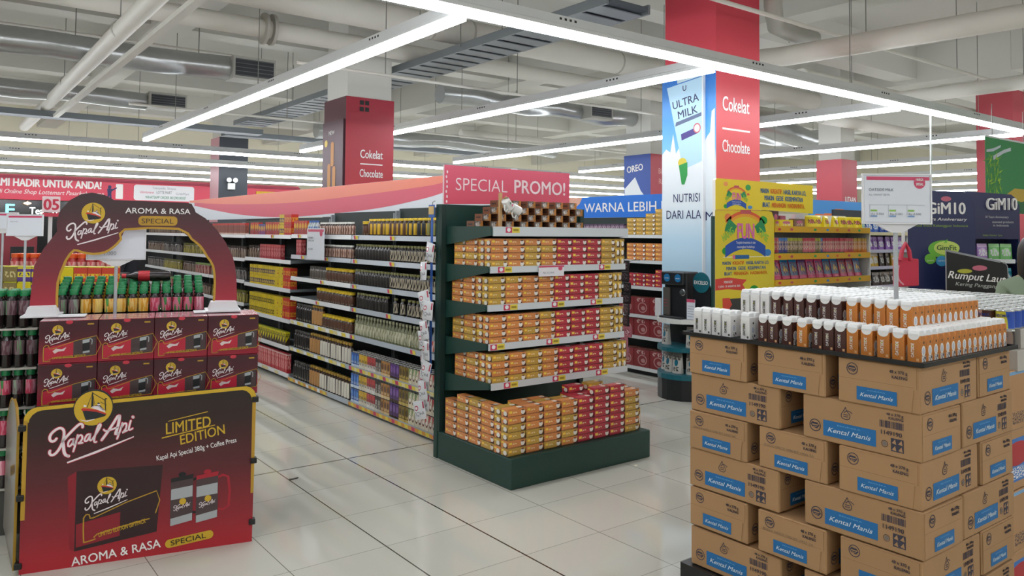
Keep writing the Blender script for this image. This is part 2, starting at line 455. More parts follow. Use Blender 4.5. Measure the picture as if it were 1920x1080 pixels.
# ------------------------------------------------------------------ pipes, ducts and trays under the ceiling
pipem = M('white_pipe', '#dddad2', .5, noise=.05, nscale=4)
pipew = M('insulated_pipe', '#d6d3ca', .6, noise=.06, nscale=3)
foil = M('duct_foil', '#b9bcbd', .28, metal=.85, noise=.08, nscale=14)
trayM = M('tray_steel', '#7f858a', .5, metal=.45)
grillm = M('grille_dark', '#3a3d42', .6)
def pipe(name, pts, r, m, label, cat='pipe', joints=(), n=14, jr=1.08, rods=()):
    b = MB(); b.tube(pts, r, m, n)
    o = b.build(name, smooth=True); tag(o, label, cat)
    for a, c in joints: MB().tube([a, c], r*jr, M('pipe_joint', '#b2afa6', .5), n).build('collar', o, smooth=True)
    for (x, y, z) in rods: MB().tube([(x, y, z), (x, y, ZC)], .006, rodm, 5).build('hanger_rod', o)
    return o
pipe('ceiling_pipe', [(1.63, 5.6, 3.72), (1.63, 18.4, 3.68)], .095, pipem, 'thick white pipe slanting away over the bottle stacks', joints=[((1.63, y, 3.72), (1.63, y+.05, 3.72)) for y in (8.9, 12.6)], rods=[(1.63, 9, 3.7), (1.63, 13, 3.7)])
o = MB().box(1.72, 6.2, 3.48, 1.8, 14.9, 3.53, M('white_trunking', '#d2d0c8', .5)).build('cable_trunking'); tag(o, 'thin flat white trunking running alongside the thick pipe', 'trunking')
b = MB()
pts = [(-6+i*.6, 11.1+.01*math.sin(i*2.1), 3.9+.015*math.sin(i*1.7)) for i in range(17)]
b.tube(pts, [.17+.012*math.sin(i*2.9) for i in range(17)], foil, 12); o = b.build('air_duct', smooth=True); tag(o, 'foil wrapped air duct with a grille, larger one over the bottle stacks', 'duct')
def grille(o, x0, x1, y, z0, z1, nslat=5):
    MB().box(x0, y-.14, z0, x1, y+.2, z1, M('grille_frame', '#b5b4ad', .5)).build('outlet_box', o)
    g = MB().box(x0+.03, y-.145, z0+.04, x1-.03, y-.141, z1-.04, grillm)
    for k in range(nslat): zz = z0+.05+(z1-z0-.1)*k/(nslat-1); g.box(x0+.03, y-.155, zz-.004, x1-.03, y-.141, zz+.004, M('grille_slat', '#6d7075', .5))
    g.build('grille', o)
grille(o, 3.4, 4.0, 11.0, 3.74, 4.06)
for x in (-1, 1.5, 3): MB().tube([(x, 11.1, 3.9), (x, 11.1, ZC)], .007, rodm, 5).build('hanger_rod', o)
b = MB(); b.tube([(-6+i*.6, 14.2, 3.8+.012*math.sin(i*2)) for i in range(16)], [.14+.012*math.sin(i*2.3) for i in range(16)], foil, 12)
o = b.build('air_duct', smooth=True); tag(o, 'foil wrapped air duct with a grille, farther and smaller one', 'duct'); grille(o, 3.0, 3.6, 14.1, 3.68, 3.94)
b = MB(); b.tube([(6.6+i*.6, 10.6, 3.85+.03*math.sin(i*1.9)) for i in range(18)], [.16+.02*math.sin(i*2.3) for i in range(18)], foil, 12)
o = b.build('air_duct', smooth=True); tag(o, 'crinkled foil air duct between the light strips behind the promo sign', 'duct'); grille(o, 9.6, 10.15, 10.4, 3.72, 3.98)
b = MB(); b.tube([(6.6+i*.6, 15.5, 3.75+.03*math.sin(i*1.4)) for i in range(12)], [.17+.02*math.sin(i*2.3) for i in range(12)], foil, 10)
o = b.build('air_duct', smooth=True); tag(o, 'short foil air duct far back above the red swoosh header', 'duct')
b = MB(); b.tube([(12.2+i*.5, 9.2-.1*math.sin(i*.4), 3.7+.08*math.sin(i*.9)) for i in range(9)], [.22+.03*math.sin(i*2.3) for i in range(9)], foil, 10)
o = b.build('air_duct', smooth=True); tag(o, 'silver flexible duct hanging beyond the yellow candy stand', 'duct')
def tray(x0, x1, y0, y1, z, axis, label):
    t = thing('cable_tray', label, 'cable tray', (x0, y0, z))
    w, l = x1-x0, y1-y0
    if axis == 'Y':
        for s in (0, w-.03): MB().box(s, 0, 0, s+.03, l, .1, trayM).build('side_rail', t)
        b = MB(); y = .1
        while y < l: b.box(.03, y, .0, w-.03, y+.22, .012, trayM); y += .3
        b.build('slat_bed', t); [MB().tube([(w+.01 if s else -.01, yy, .05), (w+.01 if s else -.01, yy, ZC-z)], .006, rodm, 5).build('hanger_rod', t) for yy in (2.6, 6.2, 9.8) for s in (0, 1)]; MB().box(.05, 0, .03, w-.05, l, .07, M('cable_dark', '#4b5157', .7)).build('cable', t)
    else:
        for s in (0, w-.03): MB().box(0, s*0+(0 if s == 0 else l-.03), 0, w, (.03 if s == 0 else l), .1, trayM).build('side_rail', t)
        MB().box(0, .03, 0, w, l-.03, .012, trayM).build('slat_bed', t); [MB().tube([(xx, l/2, .06), (xx, l/2, ZC-z)], .006, rodm, 5).build('hanger_rod', t) for xx in (1.5, 4.2)]; MB().box(0, .05, .02, w, l-.05, .06, M('cable_dark', '#4b5157', .7)).build('cable', t)
tray(5.35, 5.98, 5.5, 17, 3.9, 'Y', 'wide grey cable tray running away over the promo shelf')
tray(-6, 5.3, 15, 15.35, 3.5, 'X', 'narrow grey cable tray far over the bottle stacks')
tray(5.0, 12, 16.4, 16.7, 3.6, 'X', 'grey cable tray far back over the swoosh header')
pipe('ceiling_pipe', [(-8, 8.62, 4.3), (9.4, 8.62, 4.3), (15, 8.62, 4.3)], .175, pipew, 'big insulated pipe crossing the ceiling behind the cross strip', joints=[((x, 8.62, 4.3), (x+.03, 8.62, 4.3)) for x in (5.2, 5.8, 8.6)], jr=1.03)
pipe('ceiling_pipe', [(-8, 9.45, 4.12), (15, 9.45, 4.12)], .115, pipew, 'second insulated pipe with a flange beside the big one', joints=[((3.3, 9.45, 4.12), (3.34, 9.45, 4.12)), ((3.4, 9.45, 4.12), (3.44, 9.45, 4.12))], jr=1.7)
pipe('ceiling_pipe', [(7.95, 5.95, 3.76), (8.1, 5.3, 3.74), (8.35, 2, 3.72), (8.6, -4, 3.72)], .115, pipem, 'thick white pipe passing over toward the entrance beside the red pillar', rods=[(8.3, 2.5, 3.7)])
pipe('ceiling_pipe', [(7.4, 5.0, 4.55), (7.55, 5.1, 4.2), (7.75, 5.2, 4.02), (8.15, 5.2, 3.98), (8.5, 5.18, 3.98)], .1, M('grey_elbow', '#a9a79f', .5), 'bent grey pipe elbow beside the top of the red pillar')
pipe('ceiling_pipe', [(11.7, 6, 3.7), (11.75, -3, 3.7)], .1, pipem, 'white pipe farther off beyond the cross strip', rods=[(11.7, 4, 3.7)])
pipe('sprinkler_pipe', [(4.9, 4.85, 3.95), (17, 4.7, 3.9)], .024, pipem, 'thin sprinkler pipe alongside the long cross strip', rods=[(6.4, 4.83, 3.95), (9, 4.8, 3.95), (11.4, 4.78, 3.95)], n=8)
pipe('sprinkler_pipe', [(3.3, 8.3, 3.5), (10.5, 8.3, 3.5)], .02, pipem, 'thin sprinkler pipe below the big insulated pipe', n=8, rods=[(4.4, 8.3, 3.5), (6.4, 8.3, 3.5)])
pipe('sprinkler_pipe', [(2.5, 13, 3.55), (14, 13, 3.55)], .02, pipem, 'thin far sprinkler pipe behind the red pillar', n=8, rods=[(5, 13, 3.55), (8, 13, 3.55), (10, 13, 3.55)])
pipe('sprinkler_pipe', [(-3, 12, 4.3), (4, 12, 4.3)], .018, pipem, 'thin pipe behind the larger foil duct', n=6)
pipe('ceiling_pipe', [(9, 13.6, 3.7), (18, 13.6, 3.7)], .09, pipem, 'white pipe far back behind the foil duct')
pipe('ceiling_pipe', [(12, 7.2, 3.6), (24, 7.2, 3.6)], .1, pipem, 'long white pipe behind the yellow candy stand')
pipe('ceiling_pipe', [(10, 6.3, 3.9), (24, 6.3, 3.9)], .12, pipew, 'insulated pipe nearest behind the long cross strip')
def sprinkler(x, y, z, z1, label):
    t = thing('sprinkler', label, 'sprinkler', (x, y, z))
    MB().tube([(0, 0, .05), (0, 0, z1-z)], .012, pipem, 6).build('drop_pipe', t)
    MB().lathe([(.012, .05), (.02, .03), (.008, .02), (.03, .004), (.03, 0)], 8, M('sprinkler_metal', '#55504a', .4, metal=.6)).build('spray_cap', t)
sprinkler(2.9, 6.2, 4.0, ZC-.7, 'sprinkler head hanging above the strip over the coffee aisle')
sprinkler(9.9, 6.4, 4.4, ZC, 'sprinkler head right of the red pillar')
o = MB().tube([(9.86, 4.45, 3.14), (9.86, 4.45, 2.3)], .012, M('white_rod', '#eceeee', .4), 6).build('hanging_rod'); tag(o, 'thin white rod hanging from the cross strip above the price sign', 'rod')

# ------------------------------------------------------------------ pillars
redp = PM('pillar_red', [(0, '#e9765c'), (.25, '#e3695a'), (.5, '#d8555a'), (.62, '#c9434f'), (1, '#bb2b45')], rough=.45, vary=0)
plain = M('pillar_plain', '#c9c5ba', .7)
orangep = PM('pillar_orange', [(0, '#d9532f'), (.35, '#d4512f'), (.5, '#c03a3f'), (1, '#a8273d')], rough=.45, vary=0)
def pillar(x0, y0, x1, y1, ms, mw, z1=ZC):
    if z1 < ZC: struct(MB().box(x0+.03, y0+.03, z1+.001, x1-.03, y1-.03, ZC, beamm).build('pillar'))
    return struct(MB().box(x0, y0, 0, x1, y1, z1, plain, {'s': ms, 'w': mw}).build('pillar'))
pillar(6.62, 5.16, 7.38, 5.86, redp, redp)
def sign_on(name, label, cat, build, loc=(0, 0, 0)):
    t = thing(name, label, cat, loc); build(t); return t
b = MB(); F = S(6.62, 5.158, 0)
b.text(F, 'Cokelat', .335, 2.94, .16, white, w=.46, bold=.016)
b.text(F, 'Chocolate', .335, 2.50, .135, white, w=.47, bold=.014)
b.rect(F, .1, 2.735, .58, 2.755, white, .001)
tag(b.build('aisle_lettering'), 'white Cokelat and Chocolate lettering on the red pillar face', 'lettering')
# second red pillar behind the coffee aisle
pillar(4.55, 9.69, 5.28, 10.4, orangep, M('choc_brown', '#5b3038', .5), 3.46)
b = MB(); F = S(4.55, 9.688, 0)
b.text(F, 'Cokelat', .39, 2.63, .12, white, w=.34, bold=.014); b.text(F, 'Chocolate', .39, 2.37, .11, white, w=.35, bold=.012); b.rect(F, .22, 2.54, .56, 2.555, white, .001)
tag(b.build('aisle_lettering'), 'white Cokelat and Chocolate lettering on the orange pillar above the coffee shelves', 'lettering'); b = MB()
for k in (0, 1):
    b.rect(F, .2+k*.08, 3.36, .26+k*.08, 3.42, black, .001); b.rect(F, .2+k*.08, 3.27, .26+k*.08, 3.33, black, .001)
tag(b.build('pictogram_print'), 'four small dark pictogram squares near the top of the orange pillar', 'sign')
t = thing('chocolate_poster', 'brown poster with gold wafer biscuits on the orange pillar', 'poster', (4.545, 9.69, 2.1))
MB().box(-.02, .03, 0, 0, .69, 1.05, M('choc_poster', '#553540', .45)).build('poster_board', t)
b = MB(); F = Wf(-.022, .69, 0)
for u, v in ((.18, .12), (.34, .08), (.28, .42)): b.rrect(F, u, v, u+.1, v+.34, .04, M('wafer_gold', '#c98a45', .5), .001)
b.text(F, 'NEW', .3, .86, .06, white, bold=.01); b.disc(F, .12, .75, .05, .05, M('pale_yellow', '#e7c95c', .5), .001)
b.build('printed_art', t)
# far pillars
pillar(5.75, 19.3, 6.45, 20.0, M('pillar_dark', '#3a3f47', .5), M('pillar_pinkish', '#c9939c', .5), 3.9)
t = thing('emergency_lamp', 'twin-headed emergency lamp on the dark far pillar', 'lamp', (6.05, 19.29, 2.78))
MB().box(-.09, -.04, -.16, .09, 0, 0, M('lamp_box', '#dcdcda', .5)).build('lamp_body', t, bevel=.01)
for s in (-.075, .075): MB().lathe([(.02, 0), (.055, .03), (.06, .07)], 12, M('lamp_glass', '#e9e9e4', .2), Matrix.Translation((s, -.02, .07)) @ Matrix.Rotation(PI/2, 4, 'X')).build('lamp_head', t, smooth=True)
redfar = M('pillar_red_far', '#b94a55', .5)
pillar(11.0, 10.1, 11.75, 10.8, redfar, M('poster_blue', '#3a57a6', .5), 3.15)
b = MB(); F = Wf(10.998, 10.8, 0); b.text(F, 'OREO', .3, 2.83, .13, white, w=.42, bold=.03, rot=.1); 
tag(b.build('brand_lettering'), 'white cookie lettering on the blue side of a far pillar', 'lettering'); b = MB()
b.poly(F, [(.02, 2.2), (.7, 2.2), (.45, 2.45), (.3, 2.72), (.02, 2.5)], M('milk_white', '#e8edf2', .5), .0005)
F = S(11.0, 10.098, 0); b.text(F, 'Biskuit', .4, 2.78, .11, M('pale_pink_print', '#e5a9a5', .5), w=.36); b.text(F, 'Ringan', .4, 2.58, .11, M('pale_pink_print', '#e5a9a5', .5), w=.34)
tag(b.build('pillar_print_lettering'), 'blue and red biscuit pillar lettering seen behind the blue banner', 'lettering')
pillar(14.09, 8.02, 14.65, 8.55, redfar, redfar, 3.1)
b = MB(); F = S(14.09, 8.018, 0); b.text(F, 'JUTAAN', .3, 2.27, .11, white, w=.4, bold=.02); b.text(F, 'CHOCOCHIPS!', .38, 2.11, .11, white, w=.66, bold=.02)
tag(b.build('pillar_print_lettering'), 'white lettering about chocochips on a far red pillar behind the candy stand', 'lettering')
pillar(15.3, 5.5, 15.9, 6.1, redfar, redfar, 4.25)
# milk poster on the white side of the red pillar
t = thing('milk_poster', 'tall blue and white milk poster board on the pillar beside the red face', 'poster', (6.62, 5.86, .0))
def uvw(o): return o
sky = PM('milk_poster_print', [(0, '#b9d7ec'), (.45, '#bcdcf0'), (.56, '#dfe9ef'), (.70, '#e9eef1'), (.74, '#7cc0ea'), (.84, '#3f93dc'), (1, '#2b6cc4')], vary=0)
MB().box(-.05, -.56, .002, -.001, 0, 3.42, sky).build('poster_board', t)
MB().box(-.02, -.7, .002, -.001, -.577, 3.42, sky).build('poster_strip', t)
MB().box(-.06, -.576, .002, -.001, -.561, 3.42, M('poster_edge', '#e8edf0', .4)).build('edge_trim', t)
b = MB(); F = Wf(-.0515, 0, 0)
navy = M('navy_print', '#22285c', .5); milk = M('milk_white', '#e8edf2', .5); ltblue = M('carton_blue', '#b8dcf2', .5)
b.poly(F, [(0, 2.28), (.56, 2.28), (.56, 2.75), (.5, 2.62), (.42, 2.7), (.36, 2.55), (.27, 2.6), (.2, 2.5), (.16, 2.72), (.12, 2.52), (.06, 2.56), (0, 2.5)], milk, .0003)
b.poly(F, [(.30, 2.32), (.56, 2.40), (.56, 3.3), (.07, 3.24)], ltblue, .0006); b.poly(F, [(.22, 3.27), (.56, 3.31), (.56, 3.41), (.2, 3.40)], M('carton_top', '#cfe3ea', .5), .0008)
b.text(F, 'U', .32, 3.18, .06, navy, bold=.02, d=.0012); b.text(F, 'ULTRA', .34, 3.02, .09, navy, w=.36, bold=.014, rot=.16, d=.0012); b.text(F, 'MILK', .37, 2.9, .09, navy, w=.27, bold=.014, rot=.16, d=.0012)
b.poly(F, [(.19, 2.80), (.55, 2.88), (.55, 2.92), (.2, 2.845)], M('ribbon_grey', '#5a6788', .5), .001); b.poly(F, [(.28, 2.64), (.5, 2.70), (.5, 2.77), (.27, 2.71)], M('ribbon_purple', '#4a3f86', .5), .001)
b.disc(F, .49, 2.755, .05, .055, M('seal_red', '#c8636e', .5), .0012); b.disc(F, .49, 2.755, .036, .04, white, .0014)
b.poly(F, [(.24, 2.37), (.36, 2.4), (.36, 2.26), (.32, 2.16), (.28, 2.16)], M('tropic_green', '#2e9a4a', .5), .001); b.disc(F, .29, 2.4, .06, .05, M('leaf_yellow', '#d9c646', .5), .0008)
b.text(F, 'NUTRISI', .345, 1.97, .095, navy, w=.36, bold=.004, d=.0012); b.text(F, 'DARI ALA', .305, 1.79, .095, navy, w=.48, bold=.004, d=.0012)
F2 = Wf(-.0215, 0, 0); b.text(F2, 'M', .63, 1.77, .095, navy, w=.1, bold=.004)
b.poly(F2, [(.566, 2.28), (.7, 2.28), (.7, 2.95), (.66, 2.92), (.64, 2.7), (.6, 2.66), (.566, 2.6)], milk, .0004)
b.build('printed_art', t)
# ------------------------------------------------------------------ coffee gift pack display
KO, KR = Vector((.42, 4.336, 0)), math.radians(-13.635)
def kloc(x, y, z): return KO+Matrix.Rotation(KR, 3, 'Z') @ Vector((x, y, z))
gold = M('gold_print', '#cfa92c', .45); goldd = M('gold_dark', '#b98f2a', .45); hullm = M('ship_hull', '#23272c', .5); shipred = M('ship_red', '#c5342f', .5); logopink = M('logo_outline', '#b52340', .5); logowhite = M('logo_white', '#efe3e6', .5)
cream = M('print_cream', '#e9d9c0', .5)
def logo(b, F, cu, cv, r, disc=True, outline=True, d=.001, body=True):
    """ship emblem and script lettering; (cu, cv) is the emblem centre, r its radius"""
    k = r/100; P = lambda pts: [(cu+x*k, cv+y*k) for x, y in pts]
    if disc:
        b.disc(F, cu, cv, r*1.02, r*1.02, hullm, d*.5, 28); b.disc(F, cu, cv, r*.98, r*.98, gold, d, 28)
    if body:
        for m, p in SHIP: b.poly(F, P(p), {'hull': hullm, 'dark': hullm, 'red': shipred, 'white': logowhite}[m], d*1.5)
    if outline:
        for w, p in STROKES: b.stroke(F, P(p), (w+9)*k, logopink, d*2)
        b.poly(F, [(u, v-4*k) for u, v in P(UNDER)], logopink, d*2)
    for w, p in STROKES: b.stroke(F, P(p), w*k*1.12, logowhite, d*3)
    b.poly(F, P(UNDER), logowhite, d*3)

coffeegrad = PM('coffee_gradient', [(0, '#b3202e'), (.22, '#8e1f2b'), (.5, '#5d2129'), (.8, '#34201f'), (1, '#2a2220')], rough=.35, vary=0)
blackplastic = M('black_plastic', '#17181a', .4)
t = thing('coffee_advert_board', 'dark red coffee panel with ship emblem standing on the floor before the gift boxes', 'display panel', KO, KR)
F = S(0, 0, 0)
out = [(0, .0), (1.04, 0), (1.046, .745)]+[(.986+.06*math.cos(a), .747+.06*math.sin(a)) for a in (.2, .6, 1.0, 1.4)]+[(.06+.06*math.cos(a), .714+.06*math.sin(a)) for a in (1.65, 2.0, 2.4, 2.8, 3.1)]
MB().prism(F, out, -.02, 0, coffeegrad, blackplastic).build('panel_board', t)
def inset(pts, k, c): return [(c[0]+(u-c[0])*k[0], c[1]+(v-c[1])*k[1]) for u, v in pts]
top = out[2:]
b = MB(); inn = inset(out, (1-.034/1.04*1.2, 1-.03/.75), (.52, .36))
bord = [(1.043, .4)]+top+[(.005, .36), (.022, .36)]+[(u, v-.004) for u, v in inn[2:]][::-1]+[(1.027, .4)]
for i in range(len(top)-1):
    b.poly(F, [top[i], top[i+1], inn[2+i+1], inn[2+i]], gold, .001)
for (u0, u1, v) in ((1.046, 1.028, .745), (.0, .017, .714)): b.poly(F, [(u0, v), (u0-.003, .25), (u1, .25), (u1-.003*0, v)] if u0 > u1 else [(u0, v), (u1, v), (u1, .25), (u0-.001, .25)], goldd, .001)
b.build('gold_border', t)
EC = (.2903, .7502); ER = .0848
MB().prism(F, [(EC[0]+ER*1.03*math.cos(2*PI*k/36), EC[1]+ER*1.03*math.sin(2*PI*k/36)) for k in range(36)], -.018, .002, hullm, hullm).build('emblem_plate', t)
b = MB(); F1 = S(0, -.0024, 0); logo(b, F1, EC[0], EC[1], ER, d=.0007); b.build('ship_logo', t)
b = MB()
b.text(F, 'LIMITED', .617, .593, .058, gold, w=.212, al='l', bold=.012, shear=.08, rot=.095); b.text(F, 'EDITION', .686, .535, .05, gold, w=.216, al='l', bold=.012, shear=.08, rot=.17)
b.poly(F, [(.598, .573), (.847, .617), (.847, .621), (.598, .579)], gold, .001); b.poly(F, [(.624, .655), (.811, .688), (.811, .692), (.63, .66)], gold, .001)
b.text(F, 'Kapal Api Special 380g + Coffee Press', .578, .466, .026, white, w=.38, al='l', bold=.005, rot=.148)
b.build('lettering', t); b = MB()
b.text(F, 'AROMA & RASA', .217, -.001+.006, .043, white, w=.39, al='l', bold=.016, rot=.083)
b.rrect(F @ Matrix.Translation((.738, .057, .001)) @ Matrix.Rotation(.1, 4, 'Z'), -.113, -.021, .113, .021, .02, gold, .0002); b.text(F, 'SPECIAL', .652, .037, .026, black, w=.165, al='l', bold=.006, rot=.1, d=.002)
b.build('lettering', t)
b = MB(); dk = M('pack_dark', '#30191c', .45); rd = M('pack_red', '#8c1b29', .45); steelp = M('press_steel', '#a9adb0', .35); glassp = M('press_glass', '#4a3a3c', .3); pinkp = M('pouch_pink', '#b8243b', .35)
b.poly(F, [(.189, .43), (.226, .453), (.226, .073), (.205, .088)], rd, .0008); b.poly(F, [(.226, .453), (.606, .443), (.585, .116), (.226, .073)], dk, .0008)
b.poly(F, [(.23, .2), (.42, .235), (.42, .12), (.232, .09)], rd, .0012)
b.stroke(F, [(.265, .11), (.262, .228), (.285, .24), (.29, .222), (.31, .225)], .006, goldd, .0016); b.stroke(F, [(.31, .225), (.58, .318), (.578, .21)], .005, goldd, .0016)
b.stroke(F, [(.265, .11), (.315, .12), (.322, .142), (.55, .185)], .006, goldd, .0016)
b.text(F, 'LIMITED EDITION GIFTPACK', .33, .128, .022, gold, w=.21, al='l', bold=.01, rot=.19, d=.0016)
logo(b, F, .359, .371, .043, d=.0028, outline=False)
for u, cc in ((.697, '#1c1c1f'), (.816, '#a81f30')):
    m2 = M('press_'+cc, cc, .4)
    b.poly(F, [(u-.052, .365), (u+.052, .375), (u+.052, .16), (u-.052, .142)], glassp, .0014); b.poly(F, [(u-.052, .37), (u+.054, .382), (u+.05, .36), (u-.052, .35)], m2, .0018)
    b.poly(F, [(u-.05, .315), (u+.05, .325), (u+.05, .27), (u-.05, .262)], steelp, .0017); b.poly(F, [(u-.05, .17), (u+.05, .187), (u+.05, .15), (u-.05, .134)], steelp, .0017)
    b.disc(F, u, .385, .018, .012, m2, .0018); b.disc(F, u+.005, .25, .016, .016, gold, .002)
    for w_, p in STROKES: b.stroke(F, [(u+.002+x*.00018, .252+y*.00018) for x, y in p], w_*.0002, logowhite, .0022)
    b.stroke(F, [(u+.05, .352), (u+.1, .35), (u+.105, .2), (u+.052, .19)], .012, m2, .0012)
b.build('picture_print', t)
for x, z in ((-.004, .68), (-.004, .355), (-.004, .04), (1.042, .735), (1.04, .418), (1.038, .102)):
    MB().box(x-.016, -.012, z-.014, x+.016, .03, z+.014, blackplastic).build('corner_clip', t, bevel=.003)
# side panel
greyp = M('grey_panel', '#8d8880', .35, noise=.12, nscale=3)
t = thing('side_panel_board', 'grey shiny panel with gold edge hinged behind the coffee panel', 'display panel', kloc(-.03, .04, 0), 0)
F = Wf(0, .54, 0)
o2 = [(0, .05), (.52, 0), (.52, .66), (.43, .75), (.3, .77), (.16, .73), (.0, .6)]
MB().prism(F, o2, -.012, 0, greyp, goldd).build('board', t)
b = MB(); b.stroke(F, o2[2:], .012, goldd, .001); b.build('gold_border', t)
b = MB(); b.text(F, 'EDITION', .4, .42, .05, goldd, w=.2, bold=.01, rot=.3); b.build('lettering', t)
# plinth
tag(MB().box(.04, .12, 0, 1.05, .55, .738, M('plinth_dark', '#3a1c20', .6)).build('display_plinth', loc=KO, rot=KR), 'dark plinth under the coffee gift boxes behind the panel', 'plinth')
# gift boxes
giftgrad = PM('gift_gradient', [(0, '#9a2034'), (.3, '#7a2030'), (.62, '#52222c'), (1, '#43212a')], rough=.25, vary=.03)
giftside = PM('gift_side', [(0, '#8d2334'), (.5, '#7f2a38'), (1, '#4d2831')], [('r', .5, .5, .2, .42, '#5b2733'), ('s', .5, .35, .12, .3, '#c9b7b0', 9)], rough=.2, vary=.03)
gifttop = M('gift_top', '#b78d93', .15)
BW, BH, BD = .2565, .212, .088
def gift():
    o = MB().box(0, 0, 0, BW, BD, BH, giftgrad, {'w': giftside, 'e': giftside, 't': gifttop}).build('coffee_gift_box', bevel=.002)
    tag(o, 'x', 'gift box')
    b = MB(); F = S(0, -.0004, 0)
    b.poly(F, [(.022, .015), (.022, .083), (.04, .088), (.05, .072), (.07, .077), (.25, .13), (.25, .035), (.05, .028), (.045, .015)], dk, .0002)
    b.poly(F, [(.024, .017), (.024, .08), (.15, .107), (.15, .036), (.05, .028), (.045, .017)], pinkp, .0004)
    b.poly(F, [(.15, .107), (.247, .128), (.247, .038), (.15, .036)], glassp, .0004)
    b.stroke(F, [(.022, .015), (.022, .085), (.042, .09), (.048, .074), (.075, .079)], .0035, goldd, .0007); b.stroke(F, [(.07, .078), (.25, .131), (.25, .036), (.06, .029), (.052, .015), (.022, .015)], .003, goldd, .0007)
    b.text(F, 'LIMITED EDITION GIFTPACK', .062, .024, .010, gold, w=.145, al='l', bold=.02, rot=.06)
    logo(b, F, .081, .166, .0245, d=.0004, outline=False)
    b.poly(F, [(.19, .115), (.222, .122), (.222, .05), (.19, .045)], black, .0006); b.poly(F, [(.19, .112), (.222, .118), (.22, .1), (.19, .095)], steelp, .0008); b.poly(F, [(.192, .055), (.222, .06), (.222, .05), (.192, .046)], steelp, .0008)
    b.stroke(F, [(.222, .118), (.232, .112), (.231, .09)], .004, steelp, .0008)
    b.poly(F, [(.06, .062), (.075, .075), (.1, .07), (.12, .08), (.11, .062), (.085, .06), (.07, .05)], M('foil_glint', '#d9c9c6', .1), .0007)
    b.rect(F, .21, .188, .238, .195, goldd, .0006)
    b.build('face_print', o)
    MB().disc(S(.13, -.001, .203), 0, 0, .016, .009, M('seal_red2', '#c8384a', .3), 0).build('seal_sticker', o)
    return o
G = Row(gift)
cols = ('leftmost', 'second', 'third', 'rightmost')
for rank in range(3):
    for lv in range(2):
        for c in range(4):
            x, y, z = .033+c*.2585+RND.uniform(-.001, .001), .14+rank*.094, .739+lv*.214
            if lv == 1 or rank == 0 or c == 0:
                G.put(kloc(x, y, z), KR, 'dark red coffee gift box, %s column, %s row, %s' % (cols[c], ('lower', 'upper')[lv], ('front rank', 'second rank behind', 'third rank behind')[rank]), 'coffee gift boxes')
# arch
ARCH = [(-0.045, 1.218), (-0.03, 1.427), (0.009, 1.515), (0.069, 1.607), (0.065, 1.652), (0.076, 1.708), (0.121, 1.771), (0.174, 1.806), (0.226, 1.816), (0.287, 1.804), (0.331, 1.779), (0.687, 1.773), (0.717, 1.768), (0.734, 1.738), (0.74, 1.72), (0.791, 1.688), (0.851, 1.626), (0.901, 1.554), (0.94, 1.475), (0.955, 1.418), (0.965, 1.324), (0.968, 1.224), (0.846, 1.227), (0.849, 1.326), (0.838, 1.419), (0.807, 1.47), (0.77, 1.53), (0.722, 1.571), (0.655, 1.627), (0.387, 1.621), (0.37, 1.569), (0.338, 1.529), (0.295, 1.498), (0.24, 1.489), (0.187, 1.498), (0.15, 1.509), (0.119, 1.467), (0.103, 1.425), (0.079, 1.339), (0.079, 1.214)]
t = thing('arch_sign', 'dark red coffee arch with ship emblem standing on top of the gift boxes', 'arch', kloc(0, .38, 0), KR)
F = S(0, 0, 0)
archg = PM('arch_gradient', [(0, '#a82a3a'), (.3, '#7d2a36'), (.65, '#5b2a33'), (.85, '#43292d'), (1, '#3b2a2d')], rough=.4, vary=0)
MB().prism(F, ARCH, -.014, 0, archg, M('arch_edge', '#d9cfcf', .5)).build('arch_board', t)
b = MB(); b.stroke(F, ARCH[22:], .012, goldd, .0008); b.build('gold_border', t)
b = MB(); logo(b, F, .2345, 1.7065, .057, d=.0006, outline=False)
b.text(F, 'AROMA & RASA', .55, 1.709, .031, white, w=.325, bold=.014); b.rrect(F, .452, 1.643, .647, 1.695, .02, goldd, .0008); b.text(F, 'SPECIAL', .548, 1.655, .028, M('brown_print', '#3b2a20', .5), w=.16, bold=.004, d=.0016)
b.build('lettering', t)
whitep = M('white_plastic', '#e3e3e6', .4)
for x0, x1 in ((-.07, .1), (.80, .985)):
    b = MB(); b.box(x0, -.11, 1.17, x1, .1, 1.178, whitep); b.prism(S(0, -.06, 1.178), [(x0+.015, 0), (x1-.01, 0), (x1-.025, .045), (x0+.03, .045)], -.1, .03, whitep); b.build('white_foot', t)
for x0, x1 in ((.1, .22), (.74, .80)): MB().box(x0, -.12, 1.17, x1, .0, 1.174, whitep).build('foot_plate', t)
